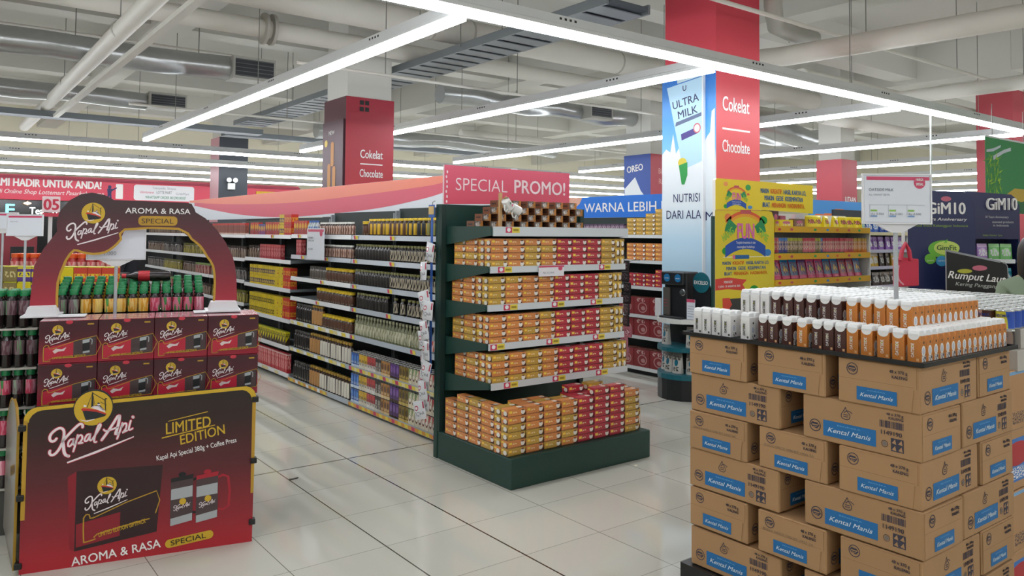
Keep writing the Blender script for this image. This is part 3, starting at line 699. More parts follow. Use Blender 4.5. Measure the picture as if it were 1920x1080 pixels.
# price sign on a pole among the bottles
paper = M('sign_paper', '#dfe3ec', .35); polem = M('pole_grey', '#b9bdc2', .35, metal=.3); pinkhead = M('pink_header', '#cf4a6d', .45); greyink = M('grey_ink', '#8e929b', .5)
def price_sign(label, loc, rot, w, h, z0, zs, lines=(), header=True, badge=None, tilt=0):
    """loc: foot of the pole; z0: pole bottom, zs: bottom of the card"""
    t = thing('price_sign', label, 'price sign', loc, rot)
    MB().box(-w/2, -.012, zs, w/2, -.004, zs+h, paper).build('card', t, bevel=.002)
    f = MB(); 
    for a in ((-w/2-.006, zs-.006, w/2+.006, zs), (-w/2-.006, zs+h, w/2+.006, zs+h+.006)): f.box(a[0], -.014, a[1], a[2], -.002, a[3], whitep)
    for u in (-w/2-.006, w/2): f.box(u, -.014, zs, u+.006, -.002, zs+h, whitep)
    f.build('card_frame', t)
    MB().tube([(0, .004, z0), (0, .004, zs+.02)], .009, polem, 8).build('pole', t)
    MB().prism(S(0, .0, zs-.04), [(-.02, 0), (.02, 0), (.09, .036), (-.09, .036)], -.006, .006, whitep).build('bracket', t)
    b = MB(); F = S(0, -.0125, zs)
    if header: b.rect(F, -w/2+.01, h-.02, w/2-.004, h-.006, pinkhead, .0005)
    for (s, u, v, hh, ww, mm) in lines: c = MB(); c.text(F, s, u, v, hh, mm, w=ww, al='l'); c.build('lettering', t)
    if badge: b.disc(F, badge[0], badge[1], badge[2], badge[2], pinkhead, .0008)
    if badge and len(badge) > 3:
        for k, s in enumerate(badge[3]): b.text(F, s, badge[0], badge[1]+.008-.018*k, .011, white, w=badge[2]*1.3, bold=.02, d=.0014)
    if header or badge: b.build('header_print', t)
    return t
price_sign('blank white price sign on a pole behind the coffee arch', kloc(.345, .47, 0), KR, .28, .157, 1.16, 1.46, [('1.000', -.06, .02, .022, .06, greyink)], header=False)
# ------------------------------------------------------------------ promo end-cap gondola
green = M('gondola_green', '#1d3f38', .45, noise=.03, nscale=5); greend = M('gondola_green_dark', '#16302c', .5)
stripm = M('price_strip', '#d3d9de', .3); tagy = M('tag_yellow', '#e8d34c', .5); tagp = M('tag_pink', '#cf4468', .5); tagw = M('tag_white', '#eef0f2', .5)
promo = thing('promo_gondola', 'dark green end shelf unit under the pink promo sign', 'shelf unit', (3.05, 3.93, 0))
GX, GD = 1.30, .87
MB().box(-.05, GD, 0, GX+.045, GD+.05, 1.825, green).build('back_panel', promo, bevel=.004)
MB().box(-.045, .0, 0, 1.232, GD-.002, .195, green).build('base', promo, bevel=.006)
for x in (-.05, GX+.0): MB().box(x, GD-.03, .196, x+.04, GD-.001, 1.82, greend).build('upright', promo)
SHZ = (1.652, 1.382, 1.122, .862, .604)     # upper faces of the shelves
SHY = (.295, .325, .35, .335, .30)
for k, (z, y) in enumerate(zip(SHZ, SHY)):
    s = MB().box(.0, y, z-(.05 if k == 0 else .03), GX-.005, GD-.001, z, green).build('shelf', promo)
    st = MB(); st.box(.01, y-.012, z-(.055 if k == 0 else .035), GX-.01, y-.001, z+.01, stripm); st.build('price_strip', s)
    for sx in (-.006, GX-.005):
        MB().prism(Matrix(((0, 0, 1, sx), (1, 0, 0, 0), (0, 1, 0, 0), (0, 0, 0, 1))), [(y, z-(.05 if k == 0 else .03)), (GD-.002, z-.125), (GD-.002, z+.012), (y, z+.012)], 0, .006, green).build('bracket', s)
    n = {0: (.09,), 1: (.05, .99), 2: (.12, .55, .93), 3: (.0, .49, .94), 4: (.09, .52, .94)}[k]
    for u in n:
        b = MB(); F = S(0, y-.0125, 0); b.rect(F, u+.02, z-.032, u+.075, z+.006, tagp, .0004); b.rect(F, u+.075, z-.032, u+.14, z+.006, tagy, .0004)
        b.disc(F, u+.047, z-.011, .016, .014, tagw, .0008, 10); b.rect(F, u+.085, z-.02, u+.13, z-.006, M('tag_ink', '#a08a2a', .5), .0008); b.build('price_tag', s)
pt = thing('paper_price_card', 'white paper price card hanging on the second promo shelf strip', 'price card', (3.47, 4.238, 1.315))
MB().box(-.0, -.004, 0, .235, -.001, .075, M('paper_white', '#e9e6ec', .5)).build('card', pt); MB().rect(S(0, -.0045, 0), 0, .063, .235, .075, pinkhead).disc(S(0, -.0047, 0), .2, .055, .02, .016, pinkhead).build('printed_header', pt)
b = MB(); b.text(S(0, -.0045, 0), 'Rp 12.900', .09, .02, .012, greyink, w=.1); b.build('lettering', pt)
# header sign
pink = PM('promo_pink', [(0, '#d94a63'), (1, '#dd5a76')], vary=0, rough=.35)
t = thing('promo_sign', 'pink special promo sign standing on the green end shelf', 'sign', (3.03, 4.79, 1.826))
MB().prism(S(0, 0, 0), [(0, 0), (1.215, .035), (1.215, .287), (0, .287)], -.02, 0, pink, M('sign_edge', '#e9cfd4', .5)).build('sign_board', t)
b = MB(); F = S(0, 0, 0); pw = M('promo_white', '#f4dfe4', .5)
b.text(F, 'SPECIAL', .10, .105, .098, pw, w=.475, al='l', bold=-.008); b.build('lettering', t); b = MB(); b.text(F, 'PROMO!', .645, .105, .107, pw, w=.52, al='l', bold=.022)
b.build('lettering', t)
b = MB()
for k in range(7): b.disc(F, .022+.004*math.sin(k*2.3), .02+k*.036, .007, .012, pw, .001, 8)
b.build('printed_ornament', t)
# --- boxed drinks
def drinkbox(name, face, dark, cat, label, cup='#e9e4dd'):
    fm = PM(name+'_face', face, [('s', .33, .52, .2, .1, '#f1d9a8', 16), ('r', .16, .6, .1, .2, '#d9912c'), ('r', .16, .6, .075, .14, '#f3d25b'), ('d', .62, -.45, .42, dark), ('e', .84, .5, .11, .34, cup), ('e', .84, .74, .085, .11, dark), ('e', .84, .74, .07, .08, '#8a5a3a'), ('s', .5, .06, .5, .06, '#5b3a30', 30)], vary=.09, rough=.32)
    em = PM(name+'_end', face, [('d', .5, -.5, .12, dark), ('e', .6, .42, .26, .3, cup), ('r', .25, .7, .2, .12, '#f3d25b')], vary=.09, rough=.32)
    tm = PM(name+'_top', face, [('d', .6, -.5, .32, dark), ('e', .8, .5, .12, .3, cup)], vary=.09, rough=.32)
    def make():
        o = MB().box(0, 0, 0, .1455, .07, .049, fm, {'w': em, 'e': em, 't': tm, 'b': tm}).build(name, bevel=.0012); tag(o, 'x', cat); return o
    return Row(make)
OB = drinkbox('orange_drink_box', '#d68a50', '#5a3026', 'drink box', 'x')
GBx = drinkbox('gold_drink_box', '#c49d48', '#5f4426', 'drink box', 'x')
RB = drinkbox('red_drink_box', '#b83646', '#5a2028', 'drink box', 'x')
KIND = {'o': (OB, 'orange'), 'g': (GBx, 'gold'), 'r': (RB, 'red')}
def col_box(c, loc, rot, label, grp): KIND[c][0].put(loc, rot, KIND[c][1]+' drink box, '+label, grp)
shn = ('fourth shelf up', 'third shelf up', 'second shelf up', 'lowest shelf')
J = lambda a=.003: RND.uniform(-a, a)
RP = .0498
def upr():
    o = MB().box(0, 0, 0, .0485, .1455, .066, MATS['gold_drink_box_face'], {'s': MATS['gold_drink_box_end'], 'n': MATS['gold_drink_box_end'], 't': MATS['gold_drink_box_top']}).build('gold_drink_box', bevel=.0012); return tag(o, 'x', 'drink box')
UP = Row(upr)
for k in range(4):
    z0 = SHZ[k+1]+.0008; y = 3.93+SHY[k+1]+.004; g = 'drink boxes on the promo shelves'
    for c in range(8):
        cc = ('ooogrrrg', 'gooorrrg', 'oooorrrg', 'oogorrrg')[k][c]
        for r in range(4):
            q = cc
            if cc in 'og' and RND.random() < .22 and c < 4: q = 'g' if cc == 'o' else 'o'
            col_box(q, (3.07+c*.1468+J(.0005), y+J(.002), z0+r*RP), J(.005), '%s column from corner, %s row up, promo %s' % (NTH[c], NTH[r], shn[k]), g)
    for r in range(3):
        for c in range(2):   # boxes lying on their long edge at the far end
            UP.put((4.2455+c*.0495, y+J(.001), z0+r*.0668), 0, 'gold drink box on edge, %s end column, %s row up, promo %s' % (('inner', 'outer')[c], NTH[r], shn[k]), g)
    for r in range(4):      # the second rank seen at the corner, then the boxes that face the coffee aisle
        col_box('o' if r != 1 else 'g', (3.07+J(.0005), y+.0735, z0+r*RP), 0, 'corner column, second from front, %s row up, promo %s' % (NTH[r], shn[k]), g)
        for c in range(2):
            col_box('g' if RND.random() < .2 else 'o', (3.066+J(.001), y+.149+.1468*(c+1), z0+r*RP), -PI/2, 'aisle side, %s column from corner, %s row up, promo %s' % (NTH[c], NTH[r], shn[k]), g)
        if 3.93+.868-(y+.149+.2936) > .05 and r < 3:
            pass
# base stock
zb = .197; g = 'drink boxes on the promo base'
for c in range(8):
    cc = 'gooorrrg'[c]
    n = (6, 6, 6, 6, 6, 7, 7, 6)[c]
    for r in range(n):
        q = cc
        if cc in 'og' and RND.random() < .3: q = 'g' if cc == 'o' else 'o'
        col_box(q, (3.012+c*.1505+J(.001), 3.975+J(.002), zb+r*RP), J(.008), '%s front column from corner, %s row up, on promo base' % (NTH[c], NTH[r]), g)
    for r in range(6):
        q = 'r' if cc == 'r' else RND.choice('og')
        if c == 0 or r >= 4:
            col_box(q, (3.012+c*.1505+J(.001), 4.05, zb+r*RP), 0, 'second rank, %s column from corner, %s row up, on promo base' % (NTH[c], NTH[r]), g)
kr = M('kraft_riser', '#9a6b46', .7)
tag(MB().box(3.17, 4.05, zb, 4.2, 4.118, zb+4*RP-.001, kr).build('cardboard_riser'), 'brown cardboard riser under the second rank of boxes on the promo base', 'riser')
tag(MB().box(3.17, 4.122, zb, 4.2, 4.25, zb+5*RP, kr).build('cardboard_riser'), 'brown cardboard riser under the rearmost boxes on the promo base', 'riser')
for i, (c, x, y, z) in enumerate((('o', 3.175, 4.125, 5), ('o', 3.325, 4.125, 5), ('r', 3.64, 4.125, 5), ('r', 3.79, 4.125, 5), ('g', 3.94, 4.125, 5), ('r', 3.66, 4.13, 6), ('g', 3.85, 4.13, 6), ('g', 4.01, 4.125, 6))):
    if z == 6 and x == 4.01: z = 5; x = 4.09
    col_box(c, (x, y, zb+z*RP+.002), J(.008), '%s loose on top of the promo base stock' % NTH[i], g)
for c in range(4):
    for r in range(6 if c < 3 else 5):
        col_box('o' if RND.random() < .85 else 'g', (3.016+J(.001), 4.125+.148*(c+1), zb+r*RP), -PI/2+J(.004), 'aisle side, %s column from corner, %s row up, on promo base' % (NTH[c], NTH[r]), g)
def tall():
    o = MB().box(0, 0, 0, .049, .07, .1455, MATS['gold_drink_box_face'], {'t': MATS['gold_drink_box_end']}).build('gold_drink_box', bevel=.0012); return tag(o, 'gold drink box standing alone upright at the far end of the promo base', 'drink box')
o = tall(); o.location = (4.224, 4.02, zb); o['group'] = g
# --- pyramid of small boxes on the top shelf
pm_f = PM('cup_box_face', '#c98a3c', [('d', -.6, .5, -.12, '#57443f'), ('e', .42, .5, .2, .3, '#e6e0dc'), ('s', .4, .5, .3, .4, '#a79a96', 8), ('r', .88, .5, .12, .5, '#c47a2c')], vary=.1, rough=.35)
pm_e = PM('cup_box_end', '#7a4b33', [('r', .5, .5, .3, .12, '#3f2b28')], vary=.15, rough=.5)
def cup():
    o = MB().box(0, 0, 0, .078, .09, .0495, pm_f, {'w': pm_e, 'e': pm_e, 't': M('cup_box_top', '#a8743a', .4)}).build('cup_box', bevel=.001); return tag(o, 'x', 'small box')
CB = Row(cup)
for lv in range(4):
    x0 = 3.062+.0675*lv
    n = (8, 7, 7, 6)[lv]
    for r in range(2):
        for c in range(n):
            x = x0+c*.135+J(.003)+(.0675 if r else 0)
            CB.put((x, 4.45+r*.094, SHZ[0]+.001+lv*.0502), J(.02), 'small brown and gold box, %s along, %s layer of the pyramid, %s rank' % (NTH[c], NTH[lv], ('front', 'back')[r]), 'small boxes piled on the promo top shelf')
# mug stand
wood = M('pale_wood', '#c79f6c', .5, noise=.08, nscale=20); mugm = M('mug_white', '#e9e7e4', .2)
t = thing('mug_tree', 'wooden mug stand on the promo top shelf', 'mug stand', (3.2, 4.33, SHZ[0]+.001))
MB().lathe([(.035, 0), (.035, .008), (.012, .012)], 14, wood).build('base', t, smooth=True)
MB().box(-.011, -.011, .01, .011, .011, .245, wood).build('post', t, bevel=.003)
MB().tube([(0, -.01, .185), (-.005, -.075, .215)], .006, wood, 6).build('peg', t); MB().tube([(0.01, -.0, .14), (.075, -.02, .17)], .006, wood, 6).build('peg', t)
def mug(label, loc, rot, art):
    b = MB(); b.lathe([(.026, 0), (.03, .004), (.036, .075), (.0345, .076), (.029, .01), (.001, .008)], 18, mugm, closed=False)
    o = b.build('mug', smooth=True); tag(o, label, 'mug')
    MB().tube([(.033, 0, .06), (.058, 0, .058), (.062, 0, .035), (.045, 0, .018), (.031, 0, .018)], .005, mugm, 7).build('handle', o, smooth=True)
    if art:
        d = MB(); d.disc(Matrix.Translation((0, -.0345, .045)) @ Matrix.Rotation(PI/2, 4, 'X'), .004, .006, .01, .01, M('mug_pink', '#d0477a', .4), .0025, 10); d.disc(Matrix.Translation((0, -.0335, .03)) @ Matrix.Rotation(PI/2, 4, 'X'), .009, -.004, .012, .008, M('mug_green', '#2f7a4a', .4), .002, 10); d.build('printed_flower', o)
    o.location = loc; o.rotation_euler = rot
mug('white mug with pink and green flower print hanging on the mug stand', (3.185, 4.255, 1.845), (.1, 2.3, .5), True)
mug('plain white mug hanging lower on the mug stand', (3.255, 4.275, 1.80), (.25, 2.0, .4), False)
# --- blue hanging strip with white sachets
t = thing('hanging_strip', 'blue plastic hanging strip on the edge of the green end panel', 'hanging strip', (2.985, 4.875, .6))
MB().box(-.004, -.014, .0, 0, .014, 1.18, M('strip_blue', '#2c62b8', .4)).build('strip', t)
b = MB(); b.box(-.008, -.04, 1.13, -.004, .04, 1.22, M('strip_blue', '#2c62b8', .4)); b.box(-.012, -.034, 1.15, -.008, .034, 1.21, M('card_cream', '#d9b878', .5)); b.build('header_card', t)
MB().tube([(-.003, 0, 1.2), (-.004, -.01, 1.24), (.012, -.018, 1.25)], .003, rodm, 5).build('hook', t)
sachet_m = PM('sachet_white', '#d9dade', [('e', .35, .62, .16, .13, '#b5455a'), ('e', .35, .62, .1, .08, '#e4d8dc'), ('s', .5, .3, .38, .12, '#9a9ba2', 14), ('r', .9, .75, .05, .18, '#b5455a')], rough=.18, vary=.05)
def sachet():
    b = MB(); nx, nz = 4, 6; w, h = .105, .135; g = []
    for s in (-1, 1):
        for i in range(nx+1):
            for j in range(nz+1):
                u, v = i/nx, j/nz; th = .017*(4*u*(1-u))**.6*(4*v*(1-v))**.5
                g.append((s*-th*1.0+.003*math.sin(7*u+5*v), (.5-u)*w, v*h))
    st = (nx+1)*(nz+1); fs, uv = [], []
    for s in (0, 1):
        for i in range(nx):
            for j in range(nz):
                a = s*st+i*(nz+1)+j; q = (a, a+nz+1, a+nz+2, a+1); U = ((i/nx, j/nz), ((i+1)/nx, j/nz), ((i+1)/nx, (j+1)/nz), (i/nx, (j+1)/nz))
                fs.append(q if s else q[::-1]); uv.append(U if s else U[::-1])
    b.geo(g, fs, sachet_m, uv); o = b.build('sachet', smooth=True); return tag(o, 'x', 'sachet')
SA = Row(sachet)
zs = [1.41, 1.27, 1.06, .99, .91, .845, .765, .70, .62, .555, .475, .41, .33, .265]
ys = [.0, .03, .03, -.03, .04, -.01, .05, -.03, .05, .0, .06, .01, .05, .03]
for i, (z, y) in enumerate(zip(zs, ys)):
    o = SA.put((2.958-.028*(i % 2), 4.875+y, z), 0, 'white sachet with small red print, %s down the hanging strip' % nth(i), 'white sachets on the hanging strip')
    o.rotation_euler = (RND.uniform(-.3, .25), RND.uniform(-.05, .1), RND.uniform(-.35, .4))
# ------------------------------------------------------------------ coffee aisle gondola
grey = M('shelf_grey', '#8f979b', .45, metal=.2); backd = M('shelf_back', '#23302e', .6); kick = M('kick_plate', '#6f6f6a', .5)
stripb = M('price_strip_blue', '#aab2bb', .3); stripw = M('price_strip_white', '#d9dcdd', .35)
L7 = (.02, .345, .63, .88, 1.093, 1.325, 1.545); L6 = (.04, .33, .62, .95, 1.26, 1.535); LF = (.05, .34, .69, .97, 1.24, 1.53)
HS = .042
tago = M('tag_orange', '#e0a03c', .5); tagc = M('tag_cream', '#e6d9a0', .5)
def bay(y0, y1, levels, label, sm, tags, top=1.84):
    t = thing('shelf_bay', label, 'shelf unit', (3.2, y0, 0)); L = y1-y0
    MB().box(.5, .004, 0, .54, L-.004, top, green, {'w': backd}).build('back_panel', t)
    MB().box(.07, .004, 0, .498, L-.004, .045 if levels[0] < .04 else .06, kick).build('base', t)
    for y in (.0, L-.03): MB().box(.455, y+.004, .06, .498, y+.026, top-.02, grey).build('upright', t)
    for k, z in enumerate(levels):
        s = MB().box(.012, .006, z+.006, .497, L-.006, z+.034, grey).build('shelf', t)
        b = MB(); b.prism(Matrix(((1, 0, 0, 0), (0, 0, 1, .006), (0, 1, 0, 0), (0, 0, 0, 1))), [(.0, z), (.012, z), (.012, z+HS), (.006, z+HS)], 0, L-.012, sm[k] if isinstance(sm, (list, tuple)) else sm)
        F = Wf(-.0015, L, z)
        for (u0, u1, m) in tags.get(k, ()): b.poly(F @ Matrix.Rotation(.14, 4, 'X'), [(u0, .004), (u1, .004), (u1, HS-.004), (u0, HS-.004)], m, .0)
        b.build('price_strip', s)
    return t
def alt(u0, u1, step, ms):
    out, u, i = [], u0, 0
    while u < u1: out.append((u, min(u+step*.94, u1), ms[i % len(ms)])); u += step; i += 1
    return out
pair = lambda u: [(u, u+.035, tagp), (u+.035, u+.08, tagy)]
tags1 = {6: pair(.06)+pair(.75), 5: pair(.05)+pair(.75), 4: pair(.04)+pair(.72), 3: pair(.04)+pair(.7), 2: pair(.02)+pair(1.12), 1: alt(.0, 1.75, .055, (tagp, tagy, tagc, tagy)), 0: alt(.0, 1.75, .055, (tago, tagy, tago, tagp, tago, tagy))}
bay(4.862, 6.655, L7, 'coffee shelf bay nearest the promo end shelf', stripb, tags1, 1.845)
tags2 = {k: alt(.05, 1.4, .09, (tagc, tagw, tagy)) for k in (2, 1)}; tags2.update({5: pair(.3)+pair(.9), 6: pair(.2), 0: alt(.0, 1.0, .07, (tago, tagy, tago, tagw)), 4: pair(.8), 3: pair(.7)})
bay(6.665, 8.135, L7, 'second coffee shelf bay from the promo end shelf', [stripb, stripb, stripw, stripw, stripw, stripb, stripw], tags2, 1.825)
bay(8.145, 9.625, L6, 'third shelf bay, with yellow and red coffee packs', stripw, {5: pair(.9), 0: alt(.1, 1.2, .2, (tagw, tagc))}, 1.78)
bay(9.635, 11.1, LF, 'fourth shelf bay from the promo end shelf', stripw, {5: pair(.4)}, 1.76)
bay(11.11, 12.6, LF, 'fifth shelf bay from the promo end shelf', stripw, {}, 1.75)
bay(12.61, 14.9, LF, 'last and farthest shelf bay of the coffee aisle', stripw, {}, 1.75)
# header board
t = thing('header_board', 'long coral, pink and white swoosh header board above the coffee shelves', 'header board', (3.76, 14.3, 0))
MB().box(0, -9.4, 1.79, .03, 0, 2.135, M('header_white', '#dfe4ea', .45)).build('board', t)
for y in (-.4, -4.5, -9.0): MB().box(.0, y-.02, 0, .03, y+.02, 1.788, grey).build('post', t)
b = MB(); F = Wf(-.001, 0, 0); hp = M('header_pink', '#d6566b', .45); hc = M('header_coral', '#e8836b', .45)
pw_ = [(13.95, 2.04), (11.8, 1.87), (9.9, 1.8), (8.1, 1.83), (7.1, 1.87), (6.25, 1.94), (5.8, 2.0), (4.95, 2.09)]
cp = [(14.25, 2.1), (12.0, 2.02), (10.6, 1.99), (9.3, 1.98), (8.1, 2.0), (6.26, 2.05), (5.8, 2.09), (4.95, 2.125)]
up = lambda pts: [(14.3-y, z) for y, z in pts]
def dense(p):
    q = []
    for i in range(len(p)-1):
        for k in range(6):
            a, b_, c, e = p[max(i-1, 0)], p[i], p[i+1], p[min(i+2, len(p)-1)]; t_ = k/6
            q.append(tuple(.5*(2*b_[j]+(c[j]-a[j])*t_+(2*a[j]-5*b_[j]+4*c[j]-e[j])*t_*t_+(3*b_[j]-a[j]-3*c[j]+e[j])*t_**3) for j in (0, 1)))
    return q+[p[-1]]
A, B_ = dense(up(pw_)), dense(up(cp))
for i in range(len(A)-1):
    b.poly(F, [A[i], A[i+1], (A[i+1][0], 2.134), (A[i][0], 2.134)], hp, 0)
for i in range(len(B_)-1):
    b.poly(F, [B_[i], B_[i+1], (B_[i+1][0], 2.134), (B_[i][0], 2.134)], hc, .0006)
b.build('printed_swoosh', t)
# --- products
olive = M('cap_olive', '#7c7a45', .4); yel = M('cap_yellow', '#d9b72b', .4); goldc = M('cap_gold', '#a9862f', .35); wcap = M('cap_white', '#dedcd6', .4); dkglass = M('dark_bottle', '#1d1816', .15, spec=.6); brown = M('brown_bottle', '#3f2a20', .2, spec=.6)
lb = lambda n, base, sh: PM(n, base, sh, vary=.08, rough=.35)
W2 = lambda c, s=18: [('s', .25, .65, .2, .2, c, s), ('s', .75, .65, .2, .2, c, s), ('s', .5, .2, .5, .15, '#8a8578', s)]
mk = lambda *a, **k: Row(lambda: bottle_mesh(*a, **k))
P = {}
P['dark'] = mk('coffee_bottle', .145, .0245, lb('l_dark', '#24211f', [('s', .25, .68, .2, .12, '#e8e4da', 9), ('s', .75, .68, .2, .12, '#e8e4da', 9), ('s', .5, .2, .5, .1, '#6a655c', 12)]), olive, dkglass, neck=.62, z0=.12, z1=.66)
P['orange'] = mk('coffee_bottle', .145, .0245, lb('l_orange', '#2a2522', [('r', .5, .8, .5, .2, '#e0913f'), ('s', .5, .4, .5, .2, '#b8ad98', 16)]), olive, dkglass, neck=.62, z0=.12, z1=.7)
P['topy'] = mk('coffee_bottle', .155, .029, lb('l_topy', '#5a3a24', [('r', .5, .8, .5, .2, '#e8e0d0'), ('e', .2, .4, .1, .35, '#d9b030'), ('e', .7, .4, .14, .35, '#e0d6c0')]), yel, brown, neck=.62, z0=.1, z1=.72)
P['topg'] = mk('coffee_bottle', .155, .029, lb('l_topg', '#8f8a4a', [('r', .5, .85, .5, .15, '#e8e4d0'), ('e', .25, .4, .12, .35, '#4c4a2c'), ('e', .75, .4, .12, .3, '#d8cf9a')]), yel, brown, neck=.62, z0=.1, z1=.72)
P['topk'] = mk('coffee_bottle', .155, .029, lb('l_topk', '#1f2126', [('e', .25, .4, .12, .35, '#d9b030'), ('r', .5, .88, .5, .12, '#d8d8d8')]), yel, dkglass, neck=.62, z0=.1, z1=.72)
P['soda'] = mk('soda_bottle', .19, .026, lb('l_soda', '#8f9070', [('d', .5, .5, .55, '#6e6f52'), ('s', .5, .5, .5, .3, '#c8c6ae', 14)]), M('cap_soda', '#a9a98a', .4), M('soda_glass', '#75765a', .2), neck=.42, z0=.1, z1=.6)
P['clear'] = mk('soda_bottle', .21, .033, lb('l_clear', '#b8564a', [('s', .5, .5, .5, .4, '#e8d8d4', 10)]), M('cap_grey', '#8d9096', .4), M('clear_glass', '#8f969c', .15), neck=.42, z0=.1, z1=.5)
P['jar'] = mk('coffee_jar', .135, .034, lb('l_jar', '#5a3a2a', W2('#a58a6a', 10)), yel, brown, neck=.85, z0=.08, z1=.68, capz=.84)
P['jarp'] = mk('coffee_jar', .135, .03, lb('l_jarp', '#57504a', W2('#b5ada0', 10)), M('cap_dkgrey', '#4d4a46', .4), M('grey_jar', '#6b645d', .2), neck=.8, z0=.08, z1=.68, capz=.84)
P['brown'] = mk('coffee_bottle', .13, .026, lb('l_brown', '#6b4537', [('s', .5, .5, .5, .35, '#c8a898', 12)]), wcap, brown, neck=.6, z0=.1, z1=.72)
P['white'] = mk('coffee_bottle', .2, .028, lb('l_white', '#dcd6ca', [('e', .3, .55, .14, .34, '#2c2622'), ('e', .8, .55, .14, .34, '#2c2622'), ('e', .3, .55, .08, .2, '#d9d2c4'), ('r', .5, .06, .5, .06, '#b58a52')]), goldc, brown, neck=.6, z0=.06, z1=.76)
P['tan'] = mk('coffee_bottle', .2, .028, lb('l_tan', '#b98a54', [('r', .5, .85, .5, .15, '#e6ddcc'), ('e', .5, .3, .3, .16, '#8a5a30')]), goldc, brown, neck=.6, z0=.06, z1=.76)
P['black'] = mk('coffee_bottle', .19, .026, lb('l_black', '#1e1b1b', W2('#77726a', 12)), M('cap_dkgrey', '#4d4a46', .4), dkglass, neck=.55, z0=.1, z1=.7)
P['water'] = mk('water_bottle', .15, .028, lb('l_water', '#9ab0c0', [('s', .5, .5, .5, .4, '#5470a8', 10)]), M('cap_blue', '#3a66b0', .4), M('water_plastic', '#b8c0c4', .15), neck=.45, z0=.25, z1=.6)
def pack(name, h, w, d, base, shapes, cat, top='#5a5a5e', straw=True, label='x'):
    m = PM('pk_'+name+base+str(len(shapes)), base, shapes, vary=.08, rough=.35)
    def make():
        o = MB().box(0, -w, 0, d, 0, h, m, {'t': M('pk_top'+top, top, .35)}).build(name, bevel=.0012); tag(o, label, cat)
        if straw:
            MB().tube([(d*.2, -w*.25, h+.003), (d*.5, -w*.55, h+.007), (d*.85, -w*.75, h+.003)], .0028, M('straw_white', '#d8d8d4', .4), 5).build('straw', o)
        return o
    return Row(make)
SQ = lambda c, e: [('e', .5, .62, .34, .24, c), ('r', .5, .1, .5, .1, e), ('s', .5, .35, .4, .08, e, 12)]
P['kblue'] = pack('drink_carton', .128, .05, .04, '#2458a8', SQ('#4f86cf', '#c8d8ea'), 'drink carton')
P['kyel'] = pack('drink_carton', .128, .05, .04, '#d9d4c4', [('r', .5, .72, .5, .28, '#d0a828'), ('s', .5, .45, .4, .2, '#40352a', 10)], 'drink carton')
P['kred'] = pack('drink_carton', .128, .05, .04, '#dcd8d2', [('r', .5, .72, .5, .28, '#b53a3c'), ('s', .5, .45, .4, .2, '#4a3030', 10)], 'drink carton')
P['kblk'] = pack('drink_carton', .128, .05, .04, '#2c2624', [('s', .5, .5, .4, .3, '#b8b0a8', 10), ('r', .5, .1, .5, .1, '#c8c4bc')], 'drink carton')
P['ktan'] = pack('drink_carton', .128, .05, .04, '#a8763c', SQ('#5a3a24', '#d8c090'), 'drink carton')
P['kpur'] = pack('drink_carton', .128, .05, .04, '#55307a', SQ('#7d58a0', '#3a2418'), 'drink carton')
P['kgold'] = pack('drink_carton', .128, .05, .04, '#7a6222', SQ('#4a3a18', '#c8b060'), 'drink carton')
P['kgrn'] = pack('drink_carton', .128, .05, .04, '#d6cfb8', [('d', -.4, .6, .28, '#87996a'), ('e', .5, .45, .36, .22, '#6b4a38'), ('e', .5, .5, .28, .14, '#e8e0d0')], 'drink carton')
P['kpnk'] = pack('drink_carton', .128, .05, .04, '#d4cab8', [('d', -.4, .6, .28, '#b8484a'), ('e', .5, .45, .36, .22, '#6b3a38'), ('e', .5, .5, .28, .14, '#e8dcd4')], 'drink carton')
P['klil'] = pack('drink_carton', .128, .05, .04, '#8a72b0', SQ('#c8b8dc', '#5a4480'), 'drink carton')
P['klim'] = pack('drink_carton', .128, .05, .04, '#4ea83c', SQ('#d8e0b8', '#e0c040'), 'drink carton')
P['krose'] = pack('drink_carton', .128, .05, .04, '#d8708c', SQ('#f0c8d0', '#b03050'), 'drink carton')
P['redbox'] = pack('coffee_carton', .17, .07, .05, '#a8323c', [('s', .5, .5, .4, .3, '#d88a88', 8), ('r', .5, .9, .5, .06, '#c85a58')], 'coffee pack', straw=False)
P['yelbox'] = pack('coffee_carton', .115, .066, .08, '#d9be22', [('r', .5, .45, .5, .2, '#4a3560'), ('s', .5, .45, .42, .14, '#e8d040', 8)], 'coffee pack', straw=False, top='#d9c040')
P['yelblk'] = pack('coffee_carton', .115, .066, .08, '#d9c01e', [('r', .5, .4, .46, .2, '#33261c'), ('s', .5, .4, .42, .14, '#d9c01e', 8)], 'coffee pack', straw=False, top='#d9c040')
P['redyel'] = pack('coffee_carton', .115, .066, .08, '#c8352e', [('r', .5, .5, .42, .2, '#e0a030'), ('s', .5, .5, .38, .14, '#b82a28', 8)], 'coffee pack', straw=False, top='#d9a040')
P['yelsol'] = pack('coffee_carton', .115, .12, .08, '#dcc220', [('s', .8, .5, .1, .2, '#a83a30', 8)], 'coffee pack', straw=False, top='#d9c040')
P['yelpk'] = pack('sachet_pack', .15, .07, .05, '#d8cc20', [('d', .3, -.6, -.12, '#3a2a20'), ('s', .5, .7, .45, .16, '#2c2420', 8)], 'coffee pack', straw=False, top='#c8d030')
P['redpk'] = pack('sachet_pack', .21, .055, .05, '#bb2f36', [('s', .5, .55, .4, .35, '#e8a8a4', 7), ('r', .5, .94, .5, .03, '#e0c8c4')], 'coffee pack', straw=False, top='#c84048')
P['brnpk'] = pack('sachet_pack', .15, .07, .05, '#a8685a', [('r', .5, .92, .5, .08, '#d0403a'), ('s', .5, .5, .5, .3, '#7a4034', 9), ('r', .5, .12, .5, .04, '#e0c8b8')], 'coffee pack', straw=False, top='#c83a34')
